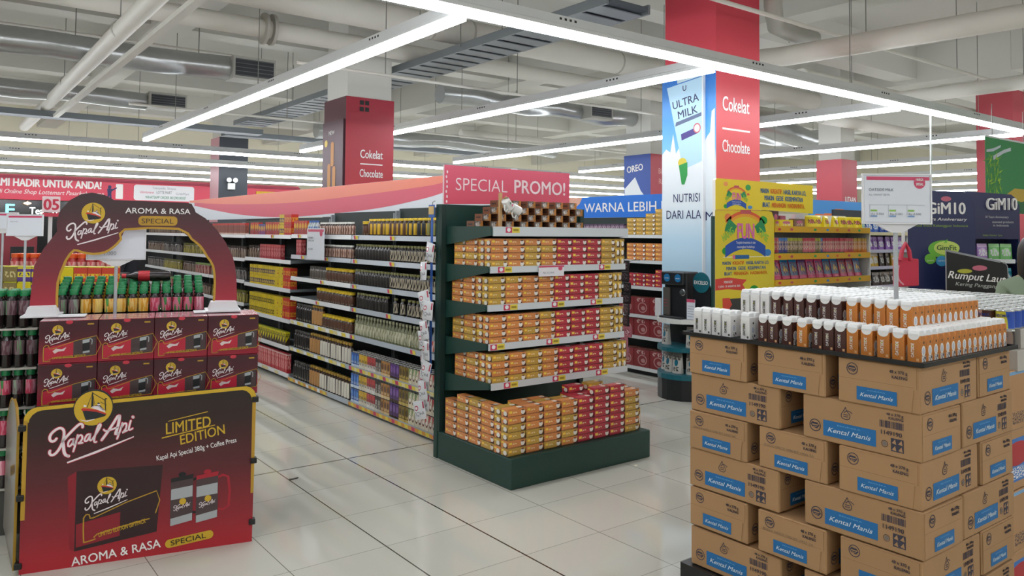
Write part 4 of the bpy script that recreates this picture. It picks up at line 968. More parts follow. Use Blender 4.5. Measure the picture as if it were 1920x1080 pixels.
P['mixpk'] = pack('sachet_pack', .15, .07, .05, '#c8442e', [('e', .5, .6, .4, .25, '#e0b030'), ('s', .5, .3, .45, .2, '#5a2a50', 8)], 'coffee pack', straw=False, top='#d07030')
P['blupk'] = pack('sachet_pack', .13, .07, .05, '#4a4a98', [('e', .5, .6, .4, .25, '#d8b040'), ('s', .5, .3, .45, .2, '#c83a40', 8)], 'coffee pack', straw=False, top='#5060a0')
far = lambda n, base, c, capm: mk('coffee_jar', .15, .036, lb(n, base, [('s', .5, .6, .5, .3, c, 10)]), capm, M(n+'_g', base, .25), neck=.85, z0=.05, z1=.75, n=8, capz=.86)
P['fbrn'] = far('l_fb', '#4a352c', '#9a8878', M('cap_fb', '#3c322c', .4)); P['fgrn'] = far('l_fg', '#4a5a3c', '#a8b088', M('cap_fg', '#5c7a50', .4)); P['foli'] = far('l_fo', '#6b6230', '#b8ac60', M('cap_fo', '#6a6a30', .4)); P['fred'] = far('l_fr', '#7a3a3c', '#c89a90', M('cap_fr', '#8aa060', .4)); P['fdrk'] = far('l_fd', '#2f2b2c', '#8a8480', M('cap_fd', '#2c2a2a', .4))
PN = dict(dark='dark coffee bottle with white print', orange='dark coffee bottle with orange band', topy='brown yellow-capped coffee bottle', topg='olive yellow-capped coffee bottle', topk='black yellow-capped coffee bottle', soda='grey-green soda bottle', clear='clear bottle with red label', jar='brown coffee jar with yellow lid', jarp='greyish coffee jar', brown='brown coffee bottle with white cap', white='white and black coffee bottle', tan='tan coffee bottle', black='black coffee bottle', water='water bottle with blue cap', kblue='blue drink carton', kyel='yellow and white drink carton', kred='red and white drink carton', kblk='black drink carton', ktan='tan drink carton', kpur='purple drink carton', kgold='dark gold drink carton', kgrn='green and cream drink carton', kpnk='red and cream drink carton', klil='lilac drink carton', klim='lime green drink carton', krose='pink drink carton', redbox='red coffee carton', yelbox='yellow and purple coffee carton', yelblk='yellow and black coffee carton', redyel='red and yellow coffee carton', yelsol='wide plain yellow coffee carton', yelpk='yellow sachet pack', redpk='tall red sachet pack', brnpk='brown and red sachet pack', mixpk='red and yellow sachet pack', blupk='blue sachet pack', fbrn='brown jar', fgrn='green jar', foli='olive jar', fred='red-label jar', fdrk='black jar')
RD = dict(topy=.029, topg=.029, topk=.029, soda=.026, clear=.033, jar=.034, jarp=.03, white=.028, tan=.028, brown=.026, black=.026, water=.028, fbrn=.036, fgrn=.036, foli=.036, fred=.036, fdrk=.036)
def shelf_fill(where, z, y, items, grp, ranks=1):
    """items from the promo end outward: (kind, count, pitch) or a number to skip"""
    idx = 0
    for it in items:
        if not isinstance(it, tuple): y += it; continue
        k, n, p = it
        for i in range(n):
            flat = k in PACKW
            for r in range(ranks):
                lb_ = '%s, %s on the %s%s' % (PN[k], nth(idx), where, '' if ranks == 1 else ', %s rank' % NTH[r])
                if flat: P[k].put((3.216+r*.046+J(.0015), y+p, z+J(0)), J(.02), lb_, grp)
                else: P[k].put((3.216+RD.get(k, .0245)+r*.06+J(.002), y+p/2+J(.001), z), RND.uniform(-.5, .5)+PI, lb_, grp)
            y += p; idx += 1
PACKW = {k for k in P if k[0] == 'k' or (k.endswith('pk') and k != 'topk') or k in ('redbox', 'yelbox', 'yelblk', 'redyel', 'yelsol')}
zz = lambda L, i: L[i]+.0345
S1, S2, S3 = 'of near bay', 'of second bay', 'of third bay'
y0 = 4.9
shelf_fill('top shelf '+S1, zz(L7, 6), y0, [('topg', 6, .078), ('topk', 4, .078), ('topy', 9, .078), .03, ('jar', 1, .078)], 'bottles on the near bay')
shelf_fill('second shelf down '+S1, zz(L7, 5), y0, [('orange', 19, .0555), ('dark', 12, .0555)], 'bottles on the near bay')
shelf_fill('third shelf down '+S1, zz(L7, 4), y0, [('orange', 19, .0558), ('dark', 12, .0558)], 'bottles on the near bay')
shelf_fill('fourth shelf down '+S1, zz(L7, 3), y0, [('orange', 4, .058), .25, ('orange', 4, .068), .05, ('orange', 1, .06), .06, ('orange', 1, .06), .1, ('dark', 10, .06)], 'bottles on the near bay')
shelf_fill('fifth shelf down '+S1, zz(L7, 2), y0, [('clear', 6, .075), ('soda', 22, .0575)], 'bottles on the near bay')
pk = [('krose', 1, .053), ('kgrn', 2, .053), ('klim', 1, .053), ('klil', 1, .053), ('kpnk', 5, .053), ('kgrn', 3, .053), ('kgold', 3, .053), ('kpur', 3, .053), ('ktan', 3, .053), ('kblk', 2, .053), ('kred', 3, .053), ('kyel', 3, .053), ('kblue', 3, .053)]
shelf_fill('sixth shelf down '+S1, zz(L7, 1), y0+.0, pk, 'drink cartons on the near bay', 3)
shelf_fill('bottom shelf, lower tier, '+S1, zz(L7, 0), y0, pk, 'drink cartons on the near bay')
for s in ('',):
    shelf_fill('bottom shelf, upper tier, '+S1, zz(L7, 0)+.136, y0, pk, 'drink cartons on the near bay')
y0 = 6.69
shelf_fill('top shelf '+S2, zz(L7, 6), y0, [('brown', 13, .058), .05, ('water', 4, .062), ('mixpk', 5, .072)], 'goods on the second bay')
shelf_fill('second shelf down '+S2, zz(L7, 5), y0, [('brown', 14, .056), .4, ('redbox', 2, .074)], 'goods on the second bay')
shelf_fill('third shelf down '+S2, zz(L7, 4), y0, [('jar', 8, .073), ('jarp', 6, .066)], 'goods on the second bay')
shelf_fill('fourth shelf down '+S2, zz(L7, 3), y0, [('jar', 11, .073)], 'goods on the second bay')
shelf_fill('fifth shelf down '+S2, zz(L7, 2), y0, [('jar', 9, .073), ('tan', 4, .063), ('black', 7, .06)], 'goods on the second bay')
for i, s in ((1, 'sixth shelf down '), (0, 'bottom shelf ')):
    shelf_fill(s+S2, zz(L7, i), y0, [('white', 11, .063), ('tan', 4, .063), ('black', 7, .06)], 'goods on the second bay')
y0 = 8.17
g = 'packs on the third bay'
shelf_fill('top shelf '+S3, zz(L6, 5), y0, [('redyel', 3, .07), ('yelbox', 2, .07), ('mixpk', 6, .074), ('blupk', 3, .074), ('mixpk', 4, .074)], g)
shelf_fill('top shelf, upper tier, '+S3, zz(L6, 5)+.118, y0, [('redyel', 3, .07), ('yelbox', 2, .07)], g)
shelf_fill('second shelf down '+S3, zz(L6, 4), y0, [.3, ('redbox', 9, .074), .02, ('fbrn', 5, .08)], g)
for i, s in ((3, 'third'), (2, 'fourth')):
    for tt in (0, 1):
        shelf_fill('%s shelf down, %s tier, %s' % (s, ('lower', 'upper')[tt], S3), zz(L6, i)+.117*tt, y0, [('redyel', 3, .07), ('yelsol', 2, .123), ('yelbox' if i == 3 else 'yelblk', 12, .07)], g)
shelf_fill('fifth shelf down '+S3, zz(L6, 1), y0, [.1, ('yelpk', 16, .078)], g)
shelf_fill('bottom shelf '+S3, zz(L6, 0), y0, [.05, ('redpk', 22, .059)], g)
for (ya, yb, nm) in ((9.67, 11.05, 'of the fourth bay'), (11.15, 12.55, 'of the fifth bay'), (12.65, 14.8, 'of the last bay')):
    n = int((yb-ya)/.085)
    for i, s in ((5, 'top shelf '), (4, 'second shelf down '), (3, 'third shelf down '), (2, 'fourth shelf down ')):
        if i == 5 and ya < 11: it = [('brnpk', 18, .075)]
        elif i == 5: it = [('fbrn', n, .085)]
        else: 
            a = ('fdrk', 'fbrn', 'fred', 'foli')[(i+int(ya)) % 4]; c = ('fbrn', 'fdrk', 'fgrn', 'foli')[(i*3+int(ya)) % 4]
            it = [(a, n//2, .085), (c, n-n//2, .085)]
        shelf_fill(s+nm, zz(LF, i), ya, it, 'jars on the far bays')
# price sign clipped to the second bay
t = thing('price_sign', 'white price card with pink header clipped to the second coffee bay', 'price sign', (3.14, 7.55, 1.34))
MB().box(0, -.42, 0, .004, 0, .31, paper).build('card', t); MB().tube([(.004, -.2, .005), (.055, -.2, .0)], .006, polem, 6).build('clip_arm', t)
b = MB(); F = Wf(-.001, 0, 0); b.rect(F, .03, .275, .41, .298, pinkhead); b.disc(F, .35, .265, .036, .036, pinkhead, .001)
b.text(F, 'TORABIKA', .03, .205, .018, M('ink_dark', '#4a4c55', .5), w=.13, al='l'); b.text(F, 'CAPPUCCINO', .03, .178, .018, MATS['ink_dark'], w=.15, al='l'); b.text(F, 'Rp 8.900', .04, .09, .022, greyink, w=.11, al='l')
b.build('lettering', t)
# ------------------------------------------------------------------ pallet of milk cartons
kraft = M('kraft_board', '#ab855d', .75, noise=.05, nscale=6, vary=.04); kraftd = M('kraft_edge', '#8a6440', .8); inkb = M('carton_ink', '#3d3a48', .7); cblue = M('carton_label_blue', '#186ba8', .55); cwhite = M('carton_label_white', '#d6e4ee', .55)
CL, CW, CH = .456, .304, .1655
def ring(b, F, u, v, r, m, d):
    n = 18
    for k in range(n):
        a0, a1 = 2*PI*k/n, 2*PI*(k+1)/n
        b.poly(F, [(u+r*math.cos(a0), v+r*math.sin(a0)), (u+r*math.cos(a1), v+r*math.sin(a1)), (u+r*.86*math.cos(a1), v+r*.86*math.sin(a1)), (u+r*.86*math.cos(a0), v+r*.86*math.sin(a0))], m, d)
def milk_logo(b, F, u, v, r):
    ring(b, F, u, v, r, inkb, .0004); b.poly(F, [(u-r*.8, v+r*.1), (u-r*.5, v+r*.5), (u+r*.4, v+r*.45), (u+r*.75, v), (u+r*.3, v-r*.5), (u-r*.5, v-r*.3)], inkb, .0004)
    b.rect(F, u-r*.55, v-r*.02, u+r*.5, v+r*.16, kraft, .0007); b.rect(F, u-r*.35, v-r*.28, u+r*.3, v-r*.18, kraft, .0007)
def blue_label(b, F, u0, v0, u1, v1):
    b.rect(F, u0, v0, u1, v1, cblue, .0005); w, h = u1-u0, v1-v0
    b.text(F, 'Kental Manis', u0+w*.5, v0+h*.3, h*.3, cwhite, w=w*.82, bold=.006, shear=.32, d=.0009); b.text(F, 'BENDERA', u0+w*.5, v0+h*.76, h*.085, M('label_pale', '#6fb0dc', .5), w=w*.44, d=.0009)
def carton_print(stamp, side):
    b = MB()
    for F in (S(0, -.0006, 0),)[:1 if side == 0 else 0]:
        H = CH
        milk_logo(b, F, CL*.115, H*.32, H*.145); blue_label(b, F, CL*.19, H*.13, CL*.645, H*.49)
        u, v, r = CL*.39, H*.7, H*.105
        for p in ([(u, v+r*1.6), (u-r*.5, v+r*.7), (u-r, v-r*.1), (u-r*.8, v-r*.8), (u, v-r), (u+r*.8, v-r*.8), (u+r, v), (u+r*.3, v+r*.8), (u, v+r*1.6)], [(u-r*.3, v+r*.4), (u+r*.3, v+r*.9), (u+r, v+r*.8), (u+r*1.5, v+r*.5)]): b.stroke(F, p, .0028, inkb, .0004)
        for k in (-.5, -.1): b.rect(F, u-r*.5, v+k*r, u+r*.6, v+k*r+.003, inkb, .0004)
        b.text(F, '48 x 370 g', CL*.865, H*.88, H*.055, inkb, w=CL*.135, al='r', bold=.01); b.text(F, 'KALENG', CL*.865, H*.795, H*.055, inkb, w=CL*.115, al='r', bold=.02)
        x = 0; q = random.Random(3)
        while x < CL*.19:
            w = q.choice((.0015, .0022, .0035)); b.rect(F, CL*.675+x, H*.60, CL*.675+x+w, H*.75, inkb, .0004); x += w+q.choice((.0012, .002, .003))
        b.text(F, '1149190', CL*.77, H*.45, H*.095, inkb, w=CL*.165, bold=.012)
        ring(b, F, CL*.715, H*.25, H*.075, inkb, .0004); b.disc(F, CL*.715, H*.25, H*.05, H*.05, M('ink_pale', '#7a7068', .7), .0004, 12)
        b.rect(F, CL*.765, H*.12, CL*.865, H*.40, inkb, .0004)
        for k, (uu, vv) in enumerate(((.79, .33), (.84, .33), (.79, .19), (.84, .19))): b.poly(F, [(CL*uu-.008, H*vv-.006), (CL*uu+.008, H*vv-.009), (CL*uu+.004, H*vv+.009)], kraft, .0007)
    for F in ((), (Wf(-.003, CW, 0),), (Wf(0, 0, 0) @ Matrix.Translation((0, 0, -CL-.003)) @ Matrix.Rotation(PI, 4, 'Y'),))[side]:
        H = CH
        milk_logo(b, F, CW*.19, H*.77, H*.135); blue_label(b, F, CW*.245, H*.10, CW*.735, H*.40)
        b.text(F, '48 x 370 g', CW*.86, H*.80, H*.07, inkb, w=CW*.21, al='r', bold=.01); b.text(F, 'KALENG', CW*.86, H*.69, H*.065, inkb, w=CW*.18, al='r', bold=.02)
        if stamp: b.text(F, 'B2624 GRC3 10BLBT 1925 3A', CW*.46, H*.56, H*.055, M('stamp_ink', '#7d6a58', .7), w=CW*.74)
    return b
def carton(stamp):
    o = MB().box(0, 0, 0, CL, CW, CH, kraft, {'b': kraftd}).build('milk_carton', bevel=.004); tag(o, 'x', 'carton')
    for side in (0, 1, 2): carton_print(stamp, side).build('face_print', o)
    for s in (0, 1):                      # outer flap glued over each end
        f = MB(); x0, x1 = ((-.0022, -.0003), (CL+.0003, CL+.0022))[s]
        f.prism(Matrix(((0, 0, 1, x0), (-1 if s == 0 else 1, 0, 0, CW if s == 0 else 0), (0, 1, 0, 0), (0, 0, 0, 1))), [(.006, .004), (CW-.03, .004), (CW-.022, CH*.5), (CW-.012, CH*.52), (CW-.012, CH-.006), (.006, CH-.006)], 0, x1-x0, kraft, kraft)
        f.rect(Wf(x0-.0001, CW, 0) if s == 0 else Wf(0, 0, 0) @ Matrix.Translation((0, 0, -x1-.0001)) @ Matrix.Rotation(PI, 4, 'Y'), .006, CH*.545, CW*.93, CH*.552, kraftd, 0)
        f.build('flap', o)
    return o
C1 = Row(lambda: carton(False)); C2 = Row(lambda: carton(True))
ZL = (.998, .832, .6645, .4975, .326, .151)
rown = ('top', 'second', 'third', 'fourth', 'fifth', 'bottom')
g = 'milk cartons on the pallet'
for k, z in enumerate(ZL):
    j = lambda a=.004: RND.uniform(-a, a)
    if k % 2 == 0:
        for i, (y, nm) in enumerate(((1.302, 'corner'), (1.657, 'middle'), (2.02, 'far aisle-side'))):
            (C2 if (k, i) in ((2, 1), (2, 2), (4, 1)) else C1).put((2.792+j(), y+j(), z), j(.006), 'brown milk carton, %s place, end toward the promo aisle, %s layer' % (nm, rown[k]), g)
        C1.put((3.268+j(), 1.305+CL+j(), z), -PI/2+j(.006), 'brown milk carton, end beside the corner carton, %s layer' % rown[k], g)
    else:
        for i, (y, nm) in enumerate(((1.303, 'corner'), (1.868, 'far aisle-side'))):
            C1.put((2.795+j(), y+CL+j(), z), -PI/2+j(.006), 'brown milk carton, %s place, long side toward the promo aisle, %s layer' % (nm, rown[k]), g)
        C1.put((3.115+j(), 1.303+j(), z), j(.006), 'brown milk carton, long side beside the corner carton, %s layer' % rown[k], g)
t = thing('pallet', 'black plastic pallet under the stack of milk cartons', 'pallet', (2.77, 1.28, 0))
MB().box(0, 0, .11, .82, 1.08, .148, blackplastic).build('deck', t)
for y in (.0, .47, .96): 
    for x in (0, .35, .7): MB().box(x, y, .0, x+.12, y+.12, .11, blackplastic).build('foot', t)
t = thing('display_tray', 'black tray under the oat drink cartons on top of the pallet stack', 'tray', (2.775, 1.282, 1.1655))
MB().box(0, 0, 0, .805, 1.07, .006, blackplastic).build('tray_bottom', t)
b = MB()
for a in ((0, 0, .805, .006), (0, 1.064, .805, 1.07), (0, .006, .006, 1.064), (.799, .006, .805, 1.064)): b.box(a[0], a[1], .006, a[2], a[3], .016, blackplastic)
b.build('rim', t)
# --- oat drink cartons
ZT = 1.1725
capw = M('cap_white2', '#eceded', .4)
def oat(name, base, ink, oval, lettered):
    F_ = PM('oat_f_'+base, base, [('e', .5, 1.0, .43, .17, '#ecebea'), ('r', .5, .995, .5, .02, '#ecebea'), ('r', .80, .1, .1, .05, '#e0b080' if base != '#e6e4e2' else '#444444')], vary=.04, rough=.35)
    S_ = PM('oat_s_'+base, base, [('d', -.45, .6, .42, '#b8642a' if base == '#c67a34' else base), ('d', -.45, .6, .445, base), ('d', .45, .6, .90, '#e0904a' if base == '#c67a34' else base), ('e', .6, .74, .1, .05, '#2c2a2a'), ('e', .55, .42, .3, .2, '#efeeea'), ('e', .55, .42, .2, .14, '#c8ccda'), ('r', .6, .12, .32, .11, '#eceae8'), ('s', .66, .12, .22, .1, '#4a4650', 12)], vary=.04, rough=.35)
    def make():
        h, w = .094, .0228
        o = MB().box(-w, -w, 0, w, w, h, F_, {'s': S_, 'n': S_, 't': capw}).build('oat_drink_carton', bevel=.0012); tag(o, 'x', 'drink carton')
        b = MB(); b.prism(S(0, w*.9, h), [(-w*.98, -.004), (w*.6, -.004), (w*.55, .017), (w*.1, .02), (-w*.8, .018), (-w*1.02, .006)], 0, w*1.8, capw); b.build('cap', o, bevel=.002)
        if lettered:
            b = MB(); b.text(Wf(-w-.0003, 0, 0), 'OATSIDE', .002, .042, .0115, M('oat_ink_'+ink, ink, .5), w=.05, bold=.03, rot=PI/2, d=.0005); b.disc(Wf(-w-.0003, 0, 0), -.006, .055, .0035, .005, M('oat_leaf', '#b8b820', .5), .0007, 8); b.build('lettering', o)
        return o
    return Row(make)
OAT = {}
for c, base, ink in (('w', '#e6e4e2', '#22232a'), ('b', '#4d2c27', '#e6e0dc'), ('o', '#c67a34', '#f4efe6')):
    for l in (0, 1): OAT[c, l] = oat('oat', base, ink, None, l)
on = dict(w='white', b='brown', o='orange')
LOWY = list(zip((2.3125, 2.262, 2.21, 2.153, 2.056, 1.968, 1.92, 1.854, 1.786, 1.72, 1.672, 1.623, 1.575, 1.517, 1.456, 1.40, 1.3435), 'wwwwwbbbobbbooooo'))
UPY = list(zip((2.143, 2.092, 2.042, 1.988, 1.928, 1.877, 1.82, 1.758, 1.71, 1.642, 1.587, 1.532, 1.481, 1.428), 'wwwbbbbbbooooo'))
g = 'oat drink cartons on the pallet display'
for i, (y, c) in enumerate(LOWY):
    for r in range(2):
        if i > 14 and r: continue
        if r and 4 < i < 9 and RND.random() < .3: continue
        OAT[c, 1 if r == 0 else 0].put((2.853+r*.049+J(.0015), y+J(.001)+(.004 if r else 0), ZT), J(.04), '%s oat drink carton, %s from far end of lower tier, %s rank' % (on[c], nth(i), NTH[r]), g)
for i in range(1, 16):
    for r in range(2):
        if r and i < 2: continue
        OAT['o', 0].put((2.853+i*.0466+J(.0006), 1.3435+r*.049, ZT), J(.015), 'orange oat drink carton, %s from corner along lower side row, %s rank' % (nth(i), NTH[r]), g)
tag(MB().box(2.935, 1.418, ZT, 3.56, 2.18, ZT+.0895, kraft).build('cardboard_riser'), 'cardboard riser under the upper tier of oat drink cartons', 'riser')
for i, (y, c) in enumerate(UPY):
    for r in range(12):
        x = 2.975+r*.0474
        if abs(x-3.09) < .03 and abs(y-1.532) < .035: continue
        OAT[c, 1 if r == 0 else 0].put((x+J(.001), y+J(.001), ZT+.0905), J(.02), '%s oat drink carton, %s from far end of upper tier, %s rank' % (on[c], nth(i), NTH[r]), g)
OM = price_sign('white price sign for oat milk on a pole among the oat drink cartons', (3.09, 1.532, 0), math.radians(-35.5), .268, .188, ZT+.091, 1.674, [('OATSIDE MILK', -.115, .125, .011, .1, M('ink_dark', '#4a4c55', .5)), ('ALL VARIANT 200 ML', -.115, .106, .008, .085, greyink), ('Rp 8.500', -.105, .03, .009, .05, greyink), ('Rp 8.500', -.03, .03, .009, .05, greyink), ('Rp 8.500', .045, .03, .009, .05, greyink)], badge=(.09, .158, .023, ('HARGA', 'SPESIAL')))
b = MB(); F = S(0, -.013, 1.674)
for k in range(3):
    b.rect(F, -.108+.075*k, .036+.008, -.082+.075*k, .036+.015, M('chip_green', '#8fbf5a', .5)); b.rect(F, -.108+.075*k, .036-.014, -.082+.075*k, .036-.008, M('chip_blue', '#7a9ac8', .5))
    b.rect(F, -.112+.075*k, .07, -.112+.075*k+.001, .02, greyink)
b.rect(F, -.115, .069, .11, .07, greyink); b.build('table_print', OM)
# --- second pallet beyond, with milk tins on top
tin1 = PM('tin_label_brown', '#dfe0e2', [('r', .5, .25, .5, .27, '#4c2b24'), ('s', .3, .3, .2, .12, '#c9a090', 10), ('r', .5, .75, .5, .08, '#e4e6ea')], vary=.04); tin2 = PM('tin_label_blue', '#e2e4e8', [('d', .25, -.7, -.22, '#2a52b0'), ('e', .3, .25, .3, .25, '#d0c83a'), ('r', .5, .72, .5, .12, '#e8eaee')], vary=.04)
tin3 = PM('tin_label_dark', '#3a3230', [('r', .5, .8, .5, .08, '#b08a4a'), ('s', .5, .4, .5, .25, '#8a7468', 10)], vary=.04)
tinm = M('tin_metal', '#c9cccc', .25, metal=.8); tincap = M('tin_lid', '#e2e4e2', .35)
inkblue = M('ink_blue', '#20357c', .5)
def tin(lm, word):
    b = MB(); r = .0362
    b.lathe([(r, 0), (r*1.02, .002), (r, .005), (r, .078), (r*1.02, .081), (r*.97, .084), (r*.93, .0805), (r*.6, .080), (.001, .0795)], 14, tinm, mats=[tinm, tinm, lm, tinm, tinm, tincap, M('tin_dark', '#4a4c4a', .4), tincap], closed=False)
    o = b.build('milk_tin', smooth=True); tag(o, 'x', 'tin')
    if word:
        vs, fs, tw = text_geo('INDOMILK', .03)
        b = MB(); k = .06/tw; b.geo([(-(r+.0006)*math.cos(x*k/r-.83), -(r+.0006)*math.sin(x*k/r-.83)*-1*-1, .055+y*.012) for x, y in [(tw-(tw-a), c_) for a, c_ in vs]], fs, inkblue); b.build('lettering', o)
    return o
TN = {(i, w): Row(lambda i=i, w=w: tin((tin1, tin2, tin3)[i], w)) for i in range(3) for w in (0, 1)}
g = 'milk tins on the far pallet'
tag(MB().box(3.79, 1.36, 1.04, 5.0, 2.66, 1.128, M('tray_card', '#b9b4ac', .6)).build('cardboard_slab'), 'pale cardboard slab under the milk tins beside the carton pallet', 'cardboard')
for r in range(15):
    for c in range(16):
        x, y = 3.83+r*.0755, 1.42+c*.0755
        if y/x > .57: continue
        k = (c+2) % 3 if r == 0 else RND.choice((0, 1, 2))
        if c == 0: k = 1
        TN[k, 1 if r < 1 else 0].put((x+J(.0005), y+J(.0005), 1.2145 if r else 1.2145), J(.3), '%s milk tin, %s from the end of %s rank, top layer' % (('brown-label', 'blue-label', 'dark-label')[k], nth(c), NTH[r]), g)
        if r == 0:
            TN[(k+1) % 3, 1].put((x, y, 1.1295), J(.3), '%s milk tin, %s from the end of front rank, under the top layer' % (('brown-label', 'blue-label', 'dark-label')[(k+1) % 3], nth(c)), g)
tag(MB().box(3.885, 1.38, 1.1285, 4.99, 2.62, 1.2135, M('tray_card', '#b9b4ac', .6)).build('cardboard_slab'), 'pale cardboard slab under the upper layer of milk tins', 'cardboard')
ind = PM('carton_red_blue', '#b48a5e', [('r', .5, .5, .5, .36, '#3f78bf'), ('e', .45, .6, .34, .2, '#b8363c'), ('s', .5, .28, .4, .1, '#e8e8ec', 40)], vary=.05, rough=.6); ind2 = PM('carton_brown_print', '#b3895e', [('s', .6, .2, .3, .1, '#5a4a48', 45), ('r', .5, .96, .5, .03, '#7aa8d0')], vary=.05, rough=.6)
CK = []
for k in (0, 1):
    def mkc(k=k):
        o = MB().box(0, 0, 0, .4, .3, .255, (ind, ind2)[k]).build('drink_case', bevel=.004); tag(o, 'x', 'carton'); MB().box(.0, .13, .2552, .4, .17, .2556, M('tape', '#c8b080', .3)).build('tape', o); return o
    CK.append(Row(mkc))
for lv in range(4):
    for c in range(3):
        CK[(lv+c) % 2].put((3.63+c*.405+J(.001), 1.37+J(.004), .02+lv*.2565), J(.003), '%s drink case, %s from the milk pallet, %s layer up' % (('blue and red printed', 'brown')[(lv+c) % 2], NTH[c], NTH[lv]), 'drink cases on the far pallet')
tag(MB().box(3.62, 1.36, 0, 4.9, 2.66, .018, blackplastic).build('pallet_board'), 'low black board under the drink cases', 'pallet')
tag(MB().box(3.63, 1.69, .02, 4.85, 2.6, 1.03, M('shrink_wrap', '#a9845c', .6)).build('carton_block'), 'shrink-wrapped brown carton block behind the drink cases', 'carton')
# ------------------------------------------------------------------ second gondola beside the milk poster pillar
GL = (.055, .41, .655, .983, 1.282, 1.575)
t = thing('shelf_bay', 'boxed drink shelf bay beside the milk poster pillar', 'shelf unit', (6.65, 5.88, 0)); Lb = 4.1
MB().box(.5, .0, 0, .54, Lb, 1.83, green, {'w': backd}).build('back_panel', t); MB().box(.05, .0, 0, .498, Lb, .07, M('kick_black', '#1e1f20', .5)).build('base', t)
for k, z in enumerate(GL):
    s = MB().box(.012, .0, z+.004, .497, Lb, z+.032, grey).build('shelf', t); MB().box(0, 0, z-.002, .011, Lb, z+.036, stripw).build('price_strip', s)
for y in (0, 2.0, Lb-.03): MB().box(.45, y, .07, .499, y+.03, 1.8, grey).build('upright', t)
g = 'drink boxes beside the milk poster pillar'
def wcol(kind, y, z, n, txt):
    for r in range(n): KIND[kind][0].put((6.664+J(.001), y+.1455, z+r*.0498), -PI/2, KIND[kind][1]+' drink box, %s row up, %s' % (NTH[r], txt), g)
PLN = ('column nearest', 'second column from', 'third column from', 'fourth column from', 'fifth column from')
for c in range(4):
    y = 5.9+c*.149
    wcol('g', y, GL[5]+.033, (6, 5, 4, 4)[c], '%s the poster pillar, top shelf' % PLN[c])
    wcol('o', y, GL[4]+.033, 4, '%s the poster pillar, second shelf down' % PLN[c])
    wcol('r', y, GL[3]+.033, (4, 3, 3, 3)[c], '%s the poster pillar, third shelf down' % PLN[c])
redart = PM('red_carton_art', '#8a2f33', [('e', .55, .42, .3, .3, '#b88a88'), ('e', .55, .42, .24, .24, '#8a2f33'), ('e', .6, .38, .14, .12, '#b88a88'), ('s', .4, .85, .3, .1, '#c8a8a4', 10)], vary=.06)
def redcase():
    o = MB().box(0, -.24, 0, .2, 0, .2, redart).build('tea_carton', bevel=.003); tag(o, 'x', 'carton'); MB().box(.09, -.24, .2003, .11, 0, .2007, M('tape', '#c8b080', .3)).build('tape', o); return o
RC = Row(redcase)
for k, nm in ((2, 'fourth shelf down'), (1, 'fifth shelf down'), (0, 'bottom shelf')):
    for c in range(3): RC.put((6.665, 6.13+c*.245, GL[k]+.033), 0, 'dark red carton with pale ring print, %s the poster pillar, %s' % (PLN[c], nm), 'dark red cartons beside the poster pillar')
DP = pack('sachet_pack', .13, .07, .05, '#4a3a52', [('s', .5, .6, .5, .25, '#b8a0b0', 8), ('r', .5, .2, .5, .1, '#8a4a5a')], 'snack pack', straw=False, top='#3a3040')
for c in range(16): DP.put((6.67, 6.62+c*.074, GL[5]+.033), J(.03), 'dark purple sachet pack, %s from the gold boxes on the top shelf' % nth(c), 'dark sachet packs below the blue banner')
t = thing('paint_banner', 'blue banner with white capital lettering above the boxed drinks', 'banner', (7.15, 5.88, 0))
bb = M('banner_blue', '#1673d6', .4); MB().box(0, 0, 1.832, .03, 2.2, 2.11, bb).build('board', t)

b = MB(); F = Wf(-.001, 2.2, 0); b.poly(F, [(0, 1.9), (.06, 1.93), (.22, 2.02), (.28, 2.11), (0, 2.11)], M('hand_skin', '#dba58f', .5), 0); b.poly(F, [(0, 1.835), (.1, 1.835), (.04, 1.88), (0, 1.9)], M('hand_skin', '#dba58f', .5), 0)
b.text(F, 'WARNA LEBIH PAS', .32, 1.905, .125, white, w=1.68, al='l', bold=.016); b.build('lettering', t)
# dark hanging strip with pink packets beside the shelf end
t = thing('hanging_strip', 'dark hanging strip with pink packets at the shelf between promo unit and coffee machine', 'hanging strip', (6.45, 6.27, .3))
MB().box(-.003, -.02, 0, 0, .02, 1.0, blackplastic).build('strip', t); MB().tube([(-.001, 0, 1.0), (.1, 0, 1.02), (.199, 0, 1.02)], .004, rodm, 5).build('hook', t)
pkp = PM('pink_packet', '#b5707a', [('e', .5, .5, .25, .3, '#d8b0b4'), ('s', .5, .5, .4, .3, '#8a4450', 9)], rough=.2)
dkp = PM('dark_packet', '#2c2628', [('s', .5, .5, .4, .3, '#5a4a4c', 9)], rough=.2)
def packet(m):
    b = MB(); b.prism(Wf(0, 0, 0), [(-.05, 0), (.05, 0), (.055, .06), (.05, .12), (-.05, .12), (-.055, .06)], 0, .022, m); o = b.build('sachet', bevel=.006, segs=2); return tag(o, 'x', 'sachet')
PP, DKP = Row(lambda: packet(pkp)), Row(lambda: packet(dkp))
for i in range(6): DKP.put((6.44, 6.27+J(.02), 1.2-i*.125), J(.3), 'dark packet, %s down the dark hanging strip' % NTH[i], 'packets on the dark strip')
for i in range(3): PP.put((6.44-.02*(i % 2), 6.27+J(.03), .44-i*.06*0-i*.125*.9+.01), J(.4), 'pink packet, %s down the dark hanging strip' % NTH[i], 'packets on the dark strip')
